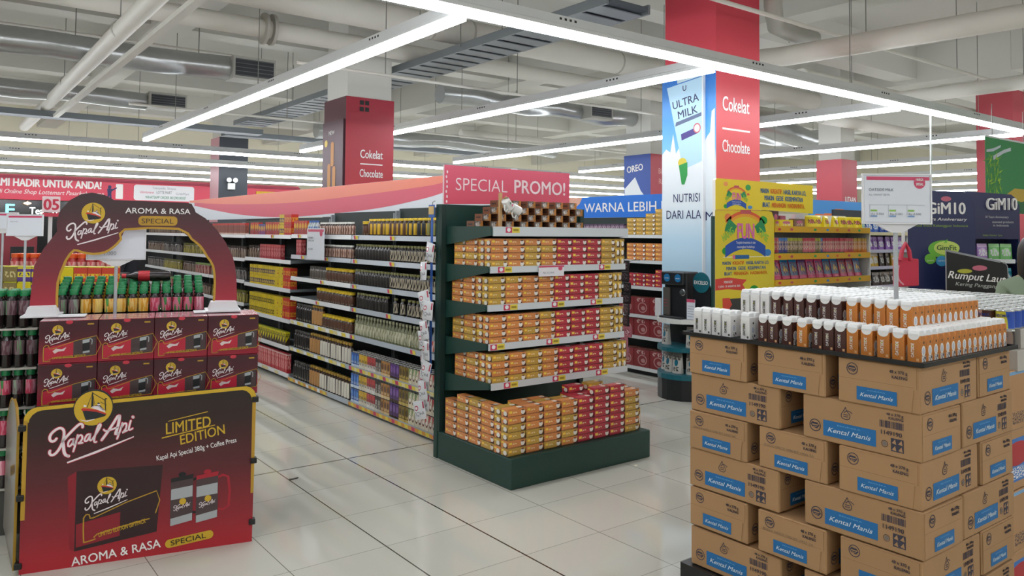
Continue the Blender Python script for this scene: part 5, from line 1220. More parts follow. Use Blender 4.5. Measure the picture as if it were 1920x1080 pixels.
# --- coffee machine stand
bk = M('stand_black', '#1c1d21', .4); teal = M('stand_teal', '#12606e', .4); grey2 = M('machine_grey', '#55504c', .4)
t = thing('coffee_stand', 'black rounded coffee machine stand with teal shelf bands before the milk poster', 'display stand', (6.33, 5.18, 0))
def dshape(r0, r1, n=14): return [(.1, -r1)]+[(-r0*math.sin(PI*k/n), -r1*math.cos(PI*k/n)) for k in range(n+1)]+[(.1, r1)]
Z = Matrix.Identity(4)
def dslab(z0, z1, m, k=1.0): return MB().prism(Z, dshape(.45*k, .335*k), z0, z1, m)
def dslab(z0, z1, m, k=1.0):
    b = MB(); p = dshape(.45*k, .335*k); p = [p[0]]+p[1:-1][:]+[p[-1]]
    p = [(x, y) for x, y in p]; b.prism(Z, p[::-1], z0, z1, m); return b
dslab(0, .2, bk).build('base', t); dslab(.201, .25, teal, 1.01).build('shelf_band', t); dslab(.47, .51, teal, 1.01).build('shelf_band', t); dslab(.745, .785, M('counter_white', '#dcdcda', .3), 1.02).build('counter', t)
MB().box(-.1, -.27, .251, .1, .27, .469, bk).build('core', t); MB().box(-.1, -.27, .511, .1, .27, .744, bk).build('core', t)
MB().box(-.33, -.03, .1, -.31, .06, .112, M('chrome', '#c8c8c8', .2, metal=1)).build('handle', t) if False else None
t = thing('coffee_machine', 'black capsule coffee machine with two blue badges on the stand counter', 'coffee machine', (6.08, 5.20, .786))
MB().box(-.05, -.14, .0, .14, .15, .46, bk).build('body', t, bevel=.012); MB().box(-.13, -.13, .0, -.051, .15, .02, bk).build('drip_tray', t, bevel=.004)
MB().box(-.10, -.135, .33, -.051, .15, .46, bk).build('head', t, bevel=.01); MB().box(-.075, .06, .022, -.052, .145, .3, grey2).build('side_tank', t, bevel=.004)
b = MB(); F = Wf(-.1006, 0, 0)
for u in (.07, -.07): b.disc(F, u, .40, .04, .04, M('badge_blue', '#1670a8', .4), .0004); b.text(F, 'excelso', u, .392, .013, white, w=.05, bold=.02, d=.001)
b.build('badge_print', t)
b = MB(); b.lathe([(.032, 0), (.034, .01), (.026, .014), (.024, .03), (.001, .032)], 16, M('dial_metal', '#a9a9ac', .25, metal=.9), Matrix.Translation((-.051, -.1, .26)) @ Matrix.Rotation(-PI/2, 4, 'Y'), closed=False); b.build('dial', t, smooth=True)
b = MB(); F = Wf(-.076, 0, 0)
for k in range(3): b.text(F, ('BREW', 'READY', 'HOT CUP')[k], -.105, .17-.03*k, .012, M('red_print', '#c04048', .5), w=.05, d=.0005)
b.build('lettering', t)
b = MB(); b.box(-.06, -.25, .005, -.054, -.15, .2, paper); F = Wf(-.0605, 0, 0); b.rect(F, .15, .17, .25, .2, pinkhead); 
for k in range(5): b.rect(F, .16, .03+.025*k, .24, .034+.025*k, greyink)
b.build('notice_card', t)
tag(MB().box(6.0, 5.37, .786, 6.02, 5.45, .97, M('cup_white', '#d8d8da', .4)).build('cup_sleeve', bevel=.004), 'white paper sleeve standing beside the coffee machine', 'paper')
t = thing('back_board', 'black board with round teal sign beside the coffee machine', 'sign', (6.10, 4.93, .786))
MB().prism(Wf(0, 0, 0), rr_pts(-.11, 0, .1, .36, .06), -.02, 0, bk).build('board', t)
MB().prism(Wf(0, 0, 0), [(.0+.1*math.cos(2*PI*k/28), .365+.1*math.sin(2*PI*k/28)) for k in range(28)], .001, .012, teal).build('round_sign', t)
b = MB(); b.text(Wf(-.0125, 0, 0), 'EXCELSO', .0, .347, .036, white, w=.165, bold=.02); b.build('lettering', t)
bagm = PM('coffee_bag', '#cfcac4', [('r', .5, .9, .5, .12, '#8a8480'), ('e', .5, .52, .2, .16, '#17708a'), ('s', .5, .22, .3, .1, '#3a3430', 9), ('s', .5, .75, .4, .1, '#6a625c', 8)], rough=.35)
def bag(name, m, w, h, d, cat):
    b = MB(); n = 6; g = []
    for s in (1, -1):
        for j in range(n+1):
            v = j/n; th = d*(1-v)**.6*.5+.004; ww = w*(1-.08*v)
            for i in range(n+1):
                u = i/n-.5; g.append((-s*th*(1-.5*abs(2*u)**3), -u*ww, v*h))
    st = (n+1)**2; fs, uv = [], []
    for s in (0, 1):
        for j in range(n):
            for i in range(n):
                a = s*st+j*(n+1)+i; q = (a, a+1, a+n+2, a+n+1); U = ((i/n, j/n), ((i+1)/n, j/n), ((i+1)/n, (j+1)/n), (i/n, (j+1)/n))
                fs.append(q if s == 0 else q[::-1]); uv.append(U if s == 0 else U[::-1])
    for j in range(n):
        for i in (0, n):
            a, c = j*(n+1)+i, (j+1)*(n+1)+i; q = (a, c, st+c, st+a); fs.append(q if i == n else q[::-1]); uv.append(None)
    fs.append(tuple(range(n+1))[::-1]+tuple(range(st, st+n+1))); uv.append(None)
    b.geo(g, fs, m, uv); o = b.build(name, smooth=True); return tag(o, 'x', cat)
BG = Row(lambda: bag('coffee_bag', bagm, .11, .2, .07, 'coffee bag'))
for i, (a, z) in enumerate(((.5, .511), (-.5, .511), (.62, .251), (.26, .251), (-.1, .251), (-.5, .251))):
    BG.put((6.33-.33*math.cos(a*1.2), 5.18+.36*a*.9, z), -a*.6, 'white coffee bag with teal disc, %s' % ('upper shelf of stand at the promo side', 'upper shelf of stand at the carton side', 'lower shelf of stand, farthest', 'lower shelf of stand, second farthest', 'lower shelf of stand, second nearest', 'lower shelf of stand, nearest')[i], 'coffee bags on the stand')

# ------------------------------------------------------------------ yellow candy stand
yl = PM('candy_yellow', [(0, '#d99f12'), (.3, '#e0b41a'), (.6, '#e4cf3a'), (1, '#dfc41c')], vary=0); yh = PM('candy_yellow_header', [(0, '#e8cf1a'), (1, '#e6c822')], vary=0)
t = thing('candy_stand', 'yellow candy shelf stand with rainbow logo before the red pillar', 'shelf unit', (6.14, 4.8, 0))
F = S(0, 0, 0); pw2 = M('panel_white', '#efece0', .5); shw = M('shelf_white', '#d6d6d2', .5)
MB().prism(F, [(0, 0), (.97, 0), (.97, 1.79), (.93, 1.86), (.87, 1.875), (0, 1.858)], -.03, 0, yl, pw2).build('side_panel', t)
MB().prism(F, [(0, 1.862), (.86, 1.879), (1.69, 1.86), (1.69, 2.17), (.02, 2.17), (0, 2.15)], -.03, .004, yh, pw2).build('header_panel', t)
MB().box(-.035, .003, 0, .07, .022, 1.80, green).build('green_post', t)
MB().box(.972, .30, 0, 2.9, .33, 1.86, M('candy_back', '#c9c9c6', .5)).build('back_panel', t); MB().box(2.9, .0, 0, 2.92, .33, 1.72, shw).build('end_panel', t)
ystrip = M('candy_strip', '#d9a51e', .45)
CZ = (.25, .52, .80, 1.09, 1.365, 1.655)
MB().box(.975, .02, 0, 2.898, .298, .2, shw).build('base', t)
dots = ((.08, '#c8343a'), (.3, '#c04a5a'), (.75, '#2a9a48'), (1.0, '#3f86c8'), (1.2, '#d8602a'), (1.45, '#c04a5a'), (1.68, '#2a9a48'))
for k, z in enumerate(CZ):
    s = MB().box(.975, .004, z+.02, 2.898, .298, z+.055, shw).build('shelf', t)
    b = MB(); b.box(.974, -.008, z-.004, 2.9, .003, z+.062, ystrip); FF = S(.974, -.0085, z)
    for u, c in dots: b.disc(FF, u, .028, .028, .014, M('dot_'+c, c, .5), .0004, 10)
    b.build('shelf_strip', s)
def funlogo(b, F, cx, cy, s):
    m = lambda c: M('fun_'+c, c, .5)
    def arc(r0, r1, a0, a1, col, d, n=14, sy=.62):
        pts = [(cx+r1*s*math.cos(math.radians(a0+(a1-a0)*k/n)), cy+r1*s*sy*math.sin(math.radians(a0+(a1-a0)*k/n))) for k in range(n+1)]
        pin = [(cx+r0*s*math.cos(math.radians(a0+(a1-a0)*k/n)), cy+r0*s*sy*math.sin(math.radians(a0+(a1-a0)*k/n))) for k in range(n+1)]
        for k in range(n): b.poly(F, [pin[k], pin[k+1], pts[k+1], pts[k]], col, d)
    arc(.78, .88, 32, 148, m('#dc5a30'), .0006); arc(.68, .78, 32, 148, m('#e8a02a'), .0006)
    arc(.42, .78, 8, 40, m('#1f8a52'), .0008, sy=.72); arc(.42, .78, 140, 172, m('#1f8a52'), .0008, sy=.72)
    q = lambda x: cy-.62*s*(x/s)**2*.55-.12*s
    n = 12
    for k in range(n):
        x0, x1 = -.75*s+1.5*s*k/n, -.75*s+1.5*s*(k+1)/n
        b.poly(F, [(cx+x0, q(x0)-.2*s), (cx+x1, q(x1)-.2*s), (cx+x1, q(x1)+.06*s), (cx+x0, q(x0)+.06*s)], m('#2150a8'), .001)
    b.text(F, 'FUN', cx, cy-.08*s, .36*s, m('#e070b0'), w=.62*s, bold=.03, d=.0016)
    b.text(F, 'HANG', cx-.62*s, cy-.06*s, .18*s, m('#8fc84a'), w=.42*s, bold=.03, rot=.5, d=.0014); b.text(F, 'TIME', cx+.62*s, cy-.07*s, .18*s, m('#8fc84a'), w=.42*s, bold=.03, rot=-.5, d=.0014)
    b.rrect(F, cx-.2*s, cy+.48*s, cx+.2*s, cy+.6*s, .05*s, m('#c4505a'), .001)
    b.text(F, 'Tunjukin kreativitas lo dan', cx, cy-.2*s, .06*s, white, w=.72*s, d=.0016); b.text(F, 'menangkan hadiahnya', cx, cy-.3*s, .06*s, white, w=.66*s, d=.0016)
bl, orr = M('candy_blue', '#22609a', .5), M('candy_orange', '#de6a1e', .5)
def slogan(b, F, cx, w, y, h, dy):
    lines = (('MAKIN', bl, 'KREATIF', orr, 'HASIL KARYA LO,', bl, w), ('MAKIN', bl, 'GEDE', bl, 'KESEMPATAN', bl, w*.84), ('BUAT', bl, 'MENANGIN', orr, 'HADIAHNYA.', orr, w*.92))
    for k, (a, ma, c, mc, e, me, ww) in enumerate(lines):
        tot = len(a)+len(c)+len(e)+2; u = cx-ww/2
        for s_, m_ in ((a, ma), (c, mc), (e, me)):
            l = ww*len(s_)/tot; b.text(F, s_, u, y-dy*k, h, m_, w=l*.96, al='l', bold=.035, d=.001); u += ww*(len(s_)+1)/tot
F0, F1_ = S(0, -.0002, 0), S(0, -.0045, 0)
b = MB(); funlogo(b, F1_, .33, 1.985, .21); b.build('rainbow_logo', t)
b = MB(); slogan(b, F1_, 1.15, .84, 2.055, .05, .072); b.build('lettering', t)
b = MB(); funlogo(b, F0, .485, 1.62, .44); b.build('rainbow_logo', t)
b = MB(); slogan(b, F0, .5, .78, 1.325, .034, .052); b.build('lettering', t)
b = MB()
for F, u, v, ru, rv, c in ((F0, .2, 1.79, .055, .04, '#e07a3a'), (F0, .78, 1.77, .07, .045, '#1f9a3a'), (F0, .16, 1.46, .055, .036, '#1f9a3a'), (F0, .85, 1.44, .065, .036, '#3f86c8'), (F0, .75, 1.66, .035, .018, '#dc5a30'), (F0, .62, 1.06, .08, .05, '#1f9a3a'), (F1_, .16, 2.12, .035, .022, '#e8904a'), (F1_, .52, 2.10, .045, .03, '#1f9a3a'), (F1_, .52, 2.03, .025, .012, '#dc5a30'), (F1_, .16, 1.9, .035, .02, '#1f9a3a'), (F1_, .55, 1.9, .04, .018, '#3f86c8')):
    b.disc(F, u, v, ru, rv, M('candy_'+c, c, .3), .0006, 14)
b.rect(F0, .12, 1.395, .9, 1.405, M('pale_line', '#efe6b8', .5), .0006); b.rrect(F0, .3, 1.38, .54, 1.42, .01, bl, .001); b.rrect(F0, .27, 1.38, .31, 1.42, .01, M('social_pink', '#d86a8a', .5), .0012)
b.poly(F0, [(0, 1.19), (.2, 1.2), (.5, 1.17), (.43, 1.125), (.49, 1.06), (.2, 1.085), (0, 1.08)], M('ribbon_red', '#d8443c', .5), .0006)
b.poly(F0, [(.12, .8), (.11, 1.0), (.22, 1.0), (.26, .93), (.2, .88), (.28, .82)], M('arrow_red', '#d84a3a', .5), .0008); b.poly(F0, [(.22, .8), (.22, .99), (.6, .99), (.6, .8)], M('arrow_dark', '#3a3a38', .5), .0005)
b.build('printed_candy_dot', t)
b = MB(); b.text(F0, 'PERIODE', .2, 1.145, .024, white, w=.13, bold=.02); b.text(F0, '1 JUNI - 31 AGUSTUS 2025', .22, 1.105, .02, white, w=.34, bold=.02); b.build('lettering', t)
# goods on the candy stand
def stick(c, c2):
    m = PM('stick_'+c, c, [('r', .5, .9, .5, .1, c2), ('s', .5, .5, .4, .3, '#d8c0a8', 8)], vary=.1, rough=.3)
    def mk_():
        o = MB().box(-.024, -.012, 0, .024, .012, .16, m).build('candy_stick_pack', bevel=.006, segs=2); return tag(o, 'x', 'candy pack')
    return Row(mk_)
STK = {k: stick(*v) for k, v in dict(red=('#b84a56', '#d86a70'), blue=('#4a4a8a', '#5a8ad0'), green=('#7a6a4a', '#b8b83a'), pink=('#c06070', '#c83a50'), orange=('#c07a2a', '#c8a040')).items()}
seq = ['red']*2+['blue']*3+['green']*6+['pink']*5+['green']*2+['blue']+['pink']*10+['red']*3+['orange']*6
for i, c in enumerate(seq): STK[c].put((7.155+i*.0495, 4.835+J(.006), CZ[4]+.068), J(.12), '%s candy pack, %s along the middle candy shelf' % (c, nth(i)), 'candy packs on the middle shelf')
tag(MB().box(7.13, 4.815, CZ[4]+.056, 8.5, 4.86, CZ[4]+.067, M('tray_green', '#1f7a4a', .5)).build('counter_tray'), 'green tray under the candy packs on the middle shelf', 'tray'); tag(MB().box(8.51, 4.815, CZ[4]+.056, 9.02, 4.86, CZ[4]+.067, M('tray_orange', '#d8602a', .5)).build('counter_tray'), 'orange tray under the orange candy packs', 'tray')
def cbag(c, c2, name='candy_bag'):
    m = PM('cbag_'+c+c2, c, [('r', .5, .88, .5, .12, c2), ('e', .45, .45, .3, .16, '#c8a040'), ('s', .5, .5, .45, .3, '#5a4a6a', 7), ('r', .5, .08, .5, .08, '#b8345a')], vary=.1, rough=.25)
    return Row(lambda: bag(name, m, .15, .23, .05, 'candy bag'))
CB2 = {'pink': cbag('#c05a78', '#d8508a'), 'blue': cbag('#5a7088', '#2a86c8'), 'mauve': cbag('#8a5a78', '#6a4a88'), 'red': cbag('#b04a4a', '#a8405a')}
for i, c in enumerate(('pink', 'blue', 'blue', 'mauve', 'pink', 'pink', 'blue', 'blue', 'red', 'red', 'blue')):
    o = CB2[c].put((7.22+i*.163, 4.85, CZ[3]+.06), PI/2+.0, '%s candy bag leaning, %s along the third candy shelf' % (c, nth(i)), 'candy bags on the third shelf'); o.rotation_euler = (0, .16, PI/2)
for z, nm in ((CZ[2], 'fourth'), (CZ[1], 'fifth')):
    for i in range(11): CB2[('pink', 'mauve', 'blue', 'red')[i % 4]].put((7.22+i*.163, 4.86, z+.058), PI/2, '%s candy bag, %s along the %s candy shelf' % (('pink', 'mauve', 'blue', 'red')[i % 4], nth(i), nm), 'candy bags low on the stand') if False else None
ybm = PM('choc_bag', '#e0c818', [('e', .5, .5, .24, .2, '#c86a70'), ('s', .5, .5, .4, .2, '#8a5a20', 7), ('r', .5, .93, .5, .05, '#f0e060')], rough=.25)
YB = Row(lambda: bag('chocolate_bag', ybm, .16, .13, .07, 'chocolate bag'))
for i in range(7): YB.put((7.86+i*.166, 4.86+J(.015), CZ[5]+.057+.0), PI/2+J(.25), 'yellow chocolate bag, %s along the top candy shelf' % NTH[i], 'yellow chocolate bags on the top shelf')
for i, (x, w, h, c, lb_) in enumerate(((7.13, .1, .2, '#6a5048', 'tall brown box at the end of the top candy shelf'), (7.24, .1, .17, '#5a4450', 'dark box with pink print on the top candy shelf'), (7.245, .24, .075, '#e0c818', 'low yellow box before the dark box on the top candy shelf'), (7.51, .2, .09, '#8a6a50', 'open brown box with white and pink packets on the top candy shelf'), (7.37, .1, .12, '#b05a78', 'pink chocolate box on the top candy shelf'))):
    m = PM('cbox%d' % i, c, [('e', .5, .6, .3, .2, '#c86a8a'), ('s', .5, .3, .3, .15, '#e0c8b0', 8)], rough=.4)
    y = 4.82 if i in (2, 3) else 4.90
    o = MB().box(x, y, CZ[5]+.0555, x+w, y+.07, CZ[5]+.0555+h, m).build('chocolate_box', bevel=.002); tag(o, lb_, 'box')
    if i == 3: MB().prism(S(x, y-.001, CZ[5]+.0555+h), [(.0, 0), (.2, 0), (.16, .05), (.04, .05)], -.05, 0, M('lid_white', '#e0d8dc', .4)).build('display_flap', o)
# blue banner with orange biscuits behind the candy stand
t = thing('biscuit_banner', 'blue banner with orange biscuits behind the candy stand', 'banner', (10.0, 6.2, 0)); 
MB().box(0, -.02, 1.7, 1.5, 0, 2.13, M('biscuit_blue', '#3a86c8', .5)).build('board', t); MB().box(.7, .001, 0, .76, .05, 1.9, grey).build('post', t)
b = MB(); F = S(0, -.0205, 0)
for u, v, r in ((.25, 1.86, .1), (.5, 1.86, .12), (.78, 1.93, .12), (.62, 1.8, .1)): b.rrect(F, u-r*1.4, v-r*.7, u+r*1.4, v+r*.7, r*.6, M('biscuit_orange', '#d8703a', .5), .0005+u*.001)
b.disc(F, 1.1, 1.86, .1, .08, M('biscuit_tan', '#c89a6a', .5), .001); b.rect(F, 0, 1.7, 1.5, 1.77, white, .002); b.build('printed_biscuit_pattern', t)
# --- white shelf with snack bags between candy and seaweed stands
t = thing('snack_shelf', 'white shelf with coloured snack bags between candy stand and navy stand', 'shelf unit', (9.12, 5.0, 0))
MB().box(0, .3, 0, 1.3, .33, 1.95, M('snack_back', '#33343a', .6)).build('back_panel', t)
for x in (0, 1.28): MB().box(x, 0, 0, x+.02, .299, 1.75, shw).build('side_panel', t)
SZ = (.2, .5, .78, 1.02, 1.27, 1.5, 1.68)
SZ = (.25, .5, .75, .99, 1.23, 1.44, 1.66)
for z in SZ:
    s = MB().box(.021, .01, z-.025, 1.279, .298, z, shw).build('shelf', t); MB().box(.021, -.002, z-.03, 1.279, .009, z+.01, M('strip_lilac', '#b8b4c8', .4) if z < 1.6 else M('strip_cream', '#d8cba8', .4)).build('price_strip', s)
SBW = .14
def sbag(c, c2):
    w_ = SBW
    m = PM('sbag_'+c, c, [('r', .5, .9, .5, .1, c2), ('e', .5, .5, .3, .25, c2), ('s', .5, .45, .4, .2, '#d8d8d8', 7)], vary=.1, rough=.25); return Row(lambda: bag('snack_bag', m, w_, .17, .06, 'snack bag'))
SB = {'green': sbag('#1f6a50', '#2f8a5a'), 'blue': sbag('#2a4a98', '#5a7ac0'), 'purple': sbag('#7a4a98', '#b08ac8'), 'yellow': sbag('#b8902a', '#c8b8a0'), 'brown': sbag('#3a2a2a', '#8a7a70')}
for z, cs, nm in ((SZ[6], ('green', 'green', 'blue', 'blue', 'blue', 'blue', 'blue', 'blue'), 'top shelf'), (SZ[5], ('purple',)*8, 'second shelf down'), (SZ[4], ('yellow', 'brown', 'yellow', 'yellow', 'brown', 'brown', 'yellow', 'yellow'), 'third shelf down'), (SZ[3], ('brown',)*8, 'fourth shelf down')):
    for i, c in enumerate(cs): SB[c].put((9.22+i*.15, 5.07+J(.01), z+.001), PI/2+J(.2), '%s snack bag, %s along the %s of white snack shelf' % (c, NTH[i], nm), 'snack bags on the white shelf')
# --- navy seaweed stand
nav = M('navy_board', '#232c58', .35); navp = PM('navy_print2', [(0, '#2a2c55'), (.5, '#33355a'), (1, '#262e5c')], vary=0, rough=.3)
NR = math.radians(-37)
t = thing('seaweed_stand', 'tall navy seaweed snack board with rounded corner behind the milk price sign', 'display stand', (7.6, 3.64, 0), NR)
F = S(0, 0, 0)
MB().prism(F, [(0, 0), (.64, 0), (.64, 1.93), (.62, 1.99), (.58, 2.035), (.52, 2.055), (0, 2.07)], -.03, 0, nav).build('board', t)
b = MB(); b.text(F, 'GiM10', .36, 1.84, .115, white, w=.37, bold=.03); b.text(F, '10 Years Anniversary', .31, 1.775, .03, white, w=.5, bold=.01, shear=.2); b.text(F, 'Seaweed Snack Kebanggaan Indonesia', .28, 1.715, .024, M('lime_print', '#8aa83a', .5), w=.58); b.build('lettering', t)
MB().disc(F, .36, 1.985, .05, .025, M('heart_pink', '#c86a80', .5), .001).build('heart_print', t)
b = MB(); b.disc(F, .33, 1.5, .15, .085, M('fit_green', '#6fb83a', .5), .0006); b.disc(F, .36, 1.51, .125, .068, M('fit_lime', '#c8dc6a', .5), .001); b.text(F, 'GimFit', .36, 1.49, .05, M('fit_dark', '#1f4a2a', .5), w=.19, bold=.02, d=.0016)
b.poly(F, [(.33, 1.56), (.37, 1.60), (.36, 1.56)], M('fit_green', '#6fb83a', .5), .0014)
for u, c in ((.2, '#6fb83a'), (.31, '#3a9ad0'), (.43, '#c8b83a'), (.53, '#2a5a90')): b.disc(F, u, 1.385+(.02 if u in (.2, .53) else 0), .055, .05, M('fit_'+c, c, .5), .0012+u*.0004); b.text(F, 'GIMFIT', u, 1.38, .014, white, w=.07, d=.0018)
b.build('fit_logo', t)
t = thing('seaweed_pouch', 'large black seaweed pouch cut-out with white script leaning before the navy board', 'display pouch', (7.52, 3.4, 0), NR)
MB().prism(F, [(.14, 0), (.72, 0), (.72, 1.3), (.7, 1.36), (.66, 1.385), (.62, 1.4), (.14, 1.5)], -.02, 0, M('pouch_black', '#1a1b1f', .3), M('pouch_silver', '#9a9ca2', .3)).build('board', t)
b = MB(); b.stroke(F, [(.145, 1.49), (.64, 1.39)], .018, M('pouch_silver', '#9a9ca2', .3), .001); b.stroke(F, [(.66, 1.385), (.71, 1.35), (.715, 1.1)], .008, M('pouch_silver', '#9a9ca2', .3), .001); b.build('silver_trim', t)
b = MB(); b.text(F, 'Rumput Laut', .42, 1.215, .07, white, w=.54, bold=.02, shear=.25, rot=-.08); b.text(F, 'Kering Panggang', .42, 1.155, .035, M('pale_grey_print', '#c8ccc8', .5), w=.4, shear=.2, rot=-.06); b.build('lettering', t)
b = MB(); b.disc(F, .45, 1.33, .07, .025, M('heart_pink', '#c86a80', .5), .001); b.disc(F, .31, 1.3, .07, .02, M('leaf_yellow2', '#b8b83a', .5), .0012); b.rect(F, .16, 1.06, .7, 1.1, M('pouch_gold', '#8a7a2a', .5), .001); b.build('pouch_print', t)
o = MB().box(0, 0, 0, .75, .12, .05, M('card_tan', '#b08a5e', .7), {'t': M('card_tan_top', '#c8a878', .7)}).build('cardboard_tray', rot=NR); o.location = (7.33, 3.22, 1.056); tag(o, 'flat tan cardboard tray at the foot of the seaweed pouch', 'tray')
o2 = MB().box(.05, .02, 0, .7, .1, 1.055, blackplastic).build('display_plinth', rot=NR); o2.location = (7.33, 3.22, 0); tag(o2, 'black plinth carrying the tan tray before the seaweed pouch', 'plinth')
# second navy unit with shelves
t = thing('seaweed_shelf', 'navy seaweed shelf unit with raised white number sign beside the navy board', 'shelf unit', (8.62, 3.5, 0), NR)
MB().prism(F, [(-.05, 1.6), (.5, 1.6), (.5, 1.95), (.47, 2.02), (.42, 2.06), (-.05, 2.09)], -.02, 0, navp, nav).build('header_panel', t)
MB().box(-.06, .25, 0, .5, .28, 2.0, nav).build('back_panel', t); 
for x in (-.08, .501): MB().box(x, .021, 0, x+.018, .28, 1.95, nav).build('side_panel', t)
MB().box(-.06, .0, 0, .5, .249, .3, nav).build('base', t)
for z in (.6, .85, 1.13, 1.38):
    s = MB().box(-.06, .01, z-.02, .5, .249, z, nav).build('shelf', t); MB().box(-.06, -.005, z-.03, .45, .009, z+.012, stripw).build('price_strip', s)
b = MB(); b.text(F, 'GiM10', .31, 1.9, .13, white, w=.31, bold=.04, d=.03, ext=.029); b.build('raised_number_lettering', t)
b = MB(); b.text(F, '10 Years Anniversary', .27, 1.815, .026, M('pale_grey_print', '#c8ccc8', .5), w=.24); b.build('lettering', t); b = MB(); b.text(F, 'seaweed products', .33, 1.765, .024, M('pale_grey_print', '#c8ccc8', .5), w=.22); b.text(F, 'in Indonesia', .31, 1.73, .024, M('pale_grey_print', '#c8ccc8', .5), w=.16); b.build('lettering', t); b = MB(); b.text(F, 'Selalu Nomor Satu', .22, 1.63, .02, M('lime_print', '#8aa83a', .5), w=.2); b.build('lettering', t)
SBW = .118
SB2 = {'lilac': sbag('#a07ab8', '#c8a8d0'), 'lime': sbag('#6ab85a', '#a0d890'), 'teal': sbag('#1f7a90', '#5ab0c0')}
fr = Matrix.Rotation(NR, 3, 'Z')
for z, cs, nm in ((1.381, ('lilac', 'lilac', 'lime', 'lime'), 'upper'), (1.131, ('teal', 'teal', 'teal', 'teal'), 'lower')):
    for i, c in enumerate(cs):
        p = Vector((8.62, 3.5, 0))+fr @ Vector((.035+i*.125, .09, z)); SB2[c].put(p, NR+PI/2+J(.15), '%s snack bag, %s along the %s shelf of seaweed unit' % (c, NTH[i], nm), 'snack bags on the seaweed unit')
p = Vector((8.62, 3.5, 0))+fr @ Vector((.12, -.02, 1.3)); t = thing('price_card', 'small white price card hanging below the lilac snack bags', 'price card', p, NR); MB().box(0, -.003, 0, .13, 0, .09, paper).build('card', t); MB().box(.05, -.001, .088, .08, .008, .1, whitep).build('clip', t)
# red bag on a hanging strip
t = thing('red_bag', 'red shopping bag with handles hanging before the navy stand', 'bag', (5.52, 2.74, 1.26), NR)
rb = M('bag_red', '#c8304a', .5)
b = MB(); b.prism(F, [(0, 0), (.165, .01), (.165, .2), (.06, .21), (0, .2)], -.05, 0, rb); b.build('body', t, bevel=.006)
for s in (-.002, .012): MB().tube([(.03, -s-.002, .19), (.04, -s-.003, .26), (.065, -s-.003, .31), (.09, -s-.003, .26), (.10, -s-.002, .19)], .012, rb, 8).build('handle', t, smooth=True)
MB().stroke(F, [(.02, .15), (.012, .1), (.02, .05), (.05, .02)], .012, M('bag_pink', '#e09aa8', .5), .002).build('side_handle', t)
t = thing('hanging_strip', 'white and black strip with yellow card carrying the red bag', 'hanging strip', (5.585, 2.69, 1.5), NR)
MB().box(-.012, .054, .06, .012, .058, .27, M('strip_bw', '#d8d8d8', .4)).build('strip', t); MB().box(-.03, .053, .27, .03, .059, .33, tagc).build('header_card', t); MB().box(-.006, .06, -1.5, .006, .069, .26, polem).build('stand_rod', t)
# hanging green banner
t = thing('hanging_banner', 'green hanging banner with yellow-green leaves near the far light strips', 'banner', (9.55, 3.72, 1.9))
MB().box(0, -.006, 0, 1.3, 0, .86, M('banner_green', '#2a8a48', .5)).build('cloth', t); MB().tube([(0, -.003, .865), (1.3, -.003, .865)], .012, whitep, 8).build('rail', t)
for x in (.2, 1.1): MB().tube([(x, 0, .87), (x, 0, 1.22+.03)], .004, rodm, 5).build('cord', t)
b = MB(); F = S(0, -.0065, 0); rr = random.Random(4)
for k in range(60):
    u, v, a = rr.uniform(.02, .36), rr.uniform(.1, .64), rr.uniform(0, 6); c = M(('leaf_a', 'leaf_b')[k % 2], ('#a3cc2e', '#5fa030')[k % 2], .5)
    b.poly(F, [(u, v), (u+.03*math.cos(a+.4), v+.03*math.sin(a+.4)), (u+.13*math.cos(a), v+.13*math.sin(a)), (u+.03*math.cos(a-.4), v+.03*math.sin(a-.4))], c, .0005+k*.00004)
for p in ([(.02, .68), (.2, .7), (.4, .76), (.42, .79), (.2, .735), (.02, .71)], [(.2, .6), (.5, .7), (.7, .74), (.7, .78), (.5, .74), (.2, .65)]): b.poly(F, p, M('ribbon_pale', '#c8d0d8', .5), .002)
b.poly(F, [(.45, .12), (1.3, .16), (1.3, 0), (.5, 0)], M('banner_dkgreen', '#1f6a3a', .5), .0005); b.poly(F, [(.5, .2), (.8, .3), (1.1, .3), (1.25, .2), (1.0, .14)], M('banner_sand', '#c8a83a', .5), .0004); b.build('leaf_print', t)
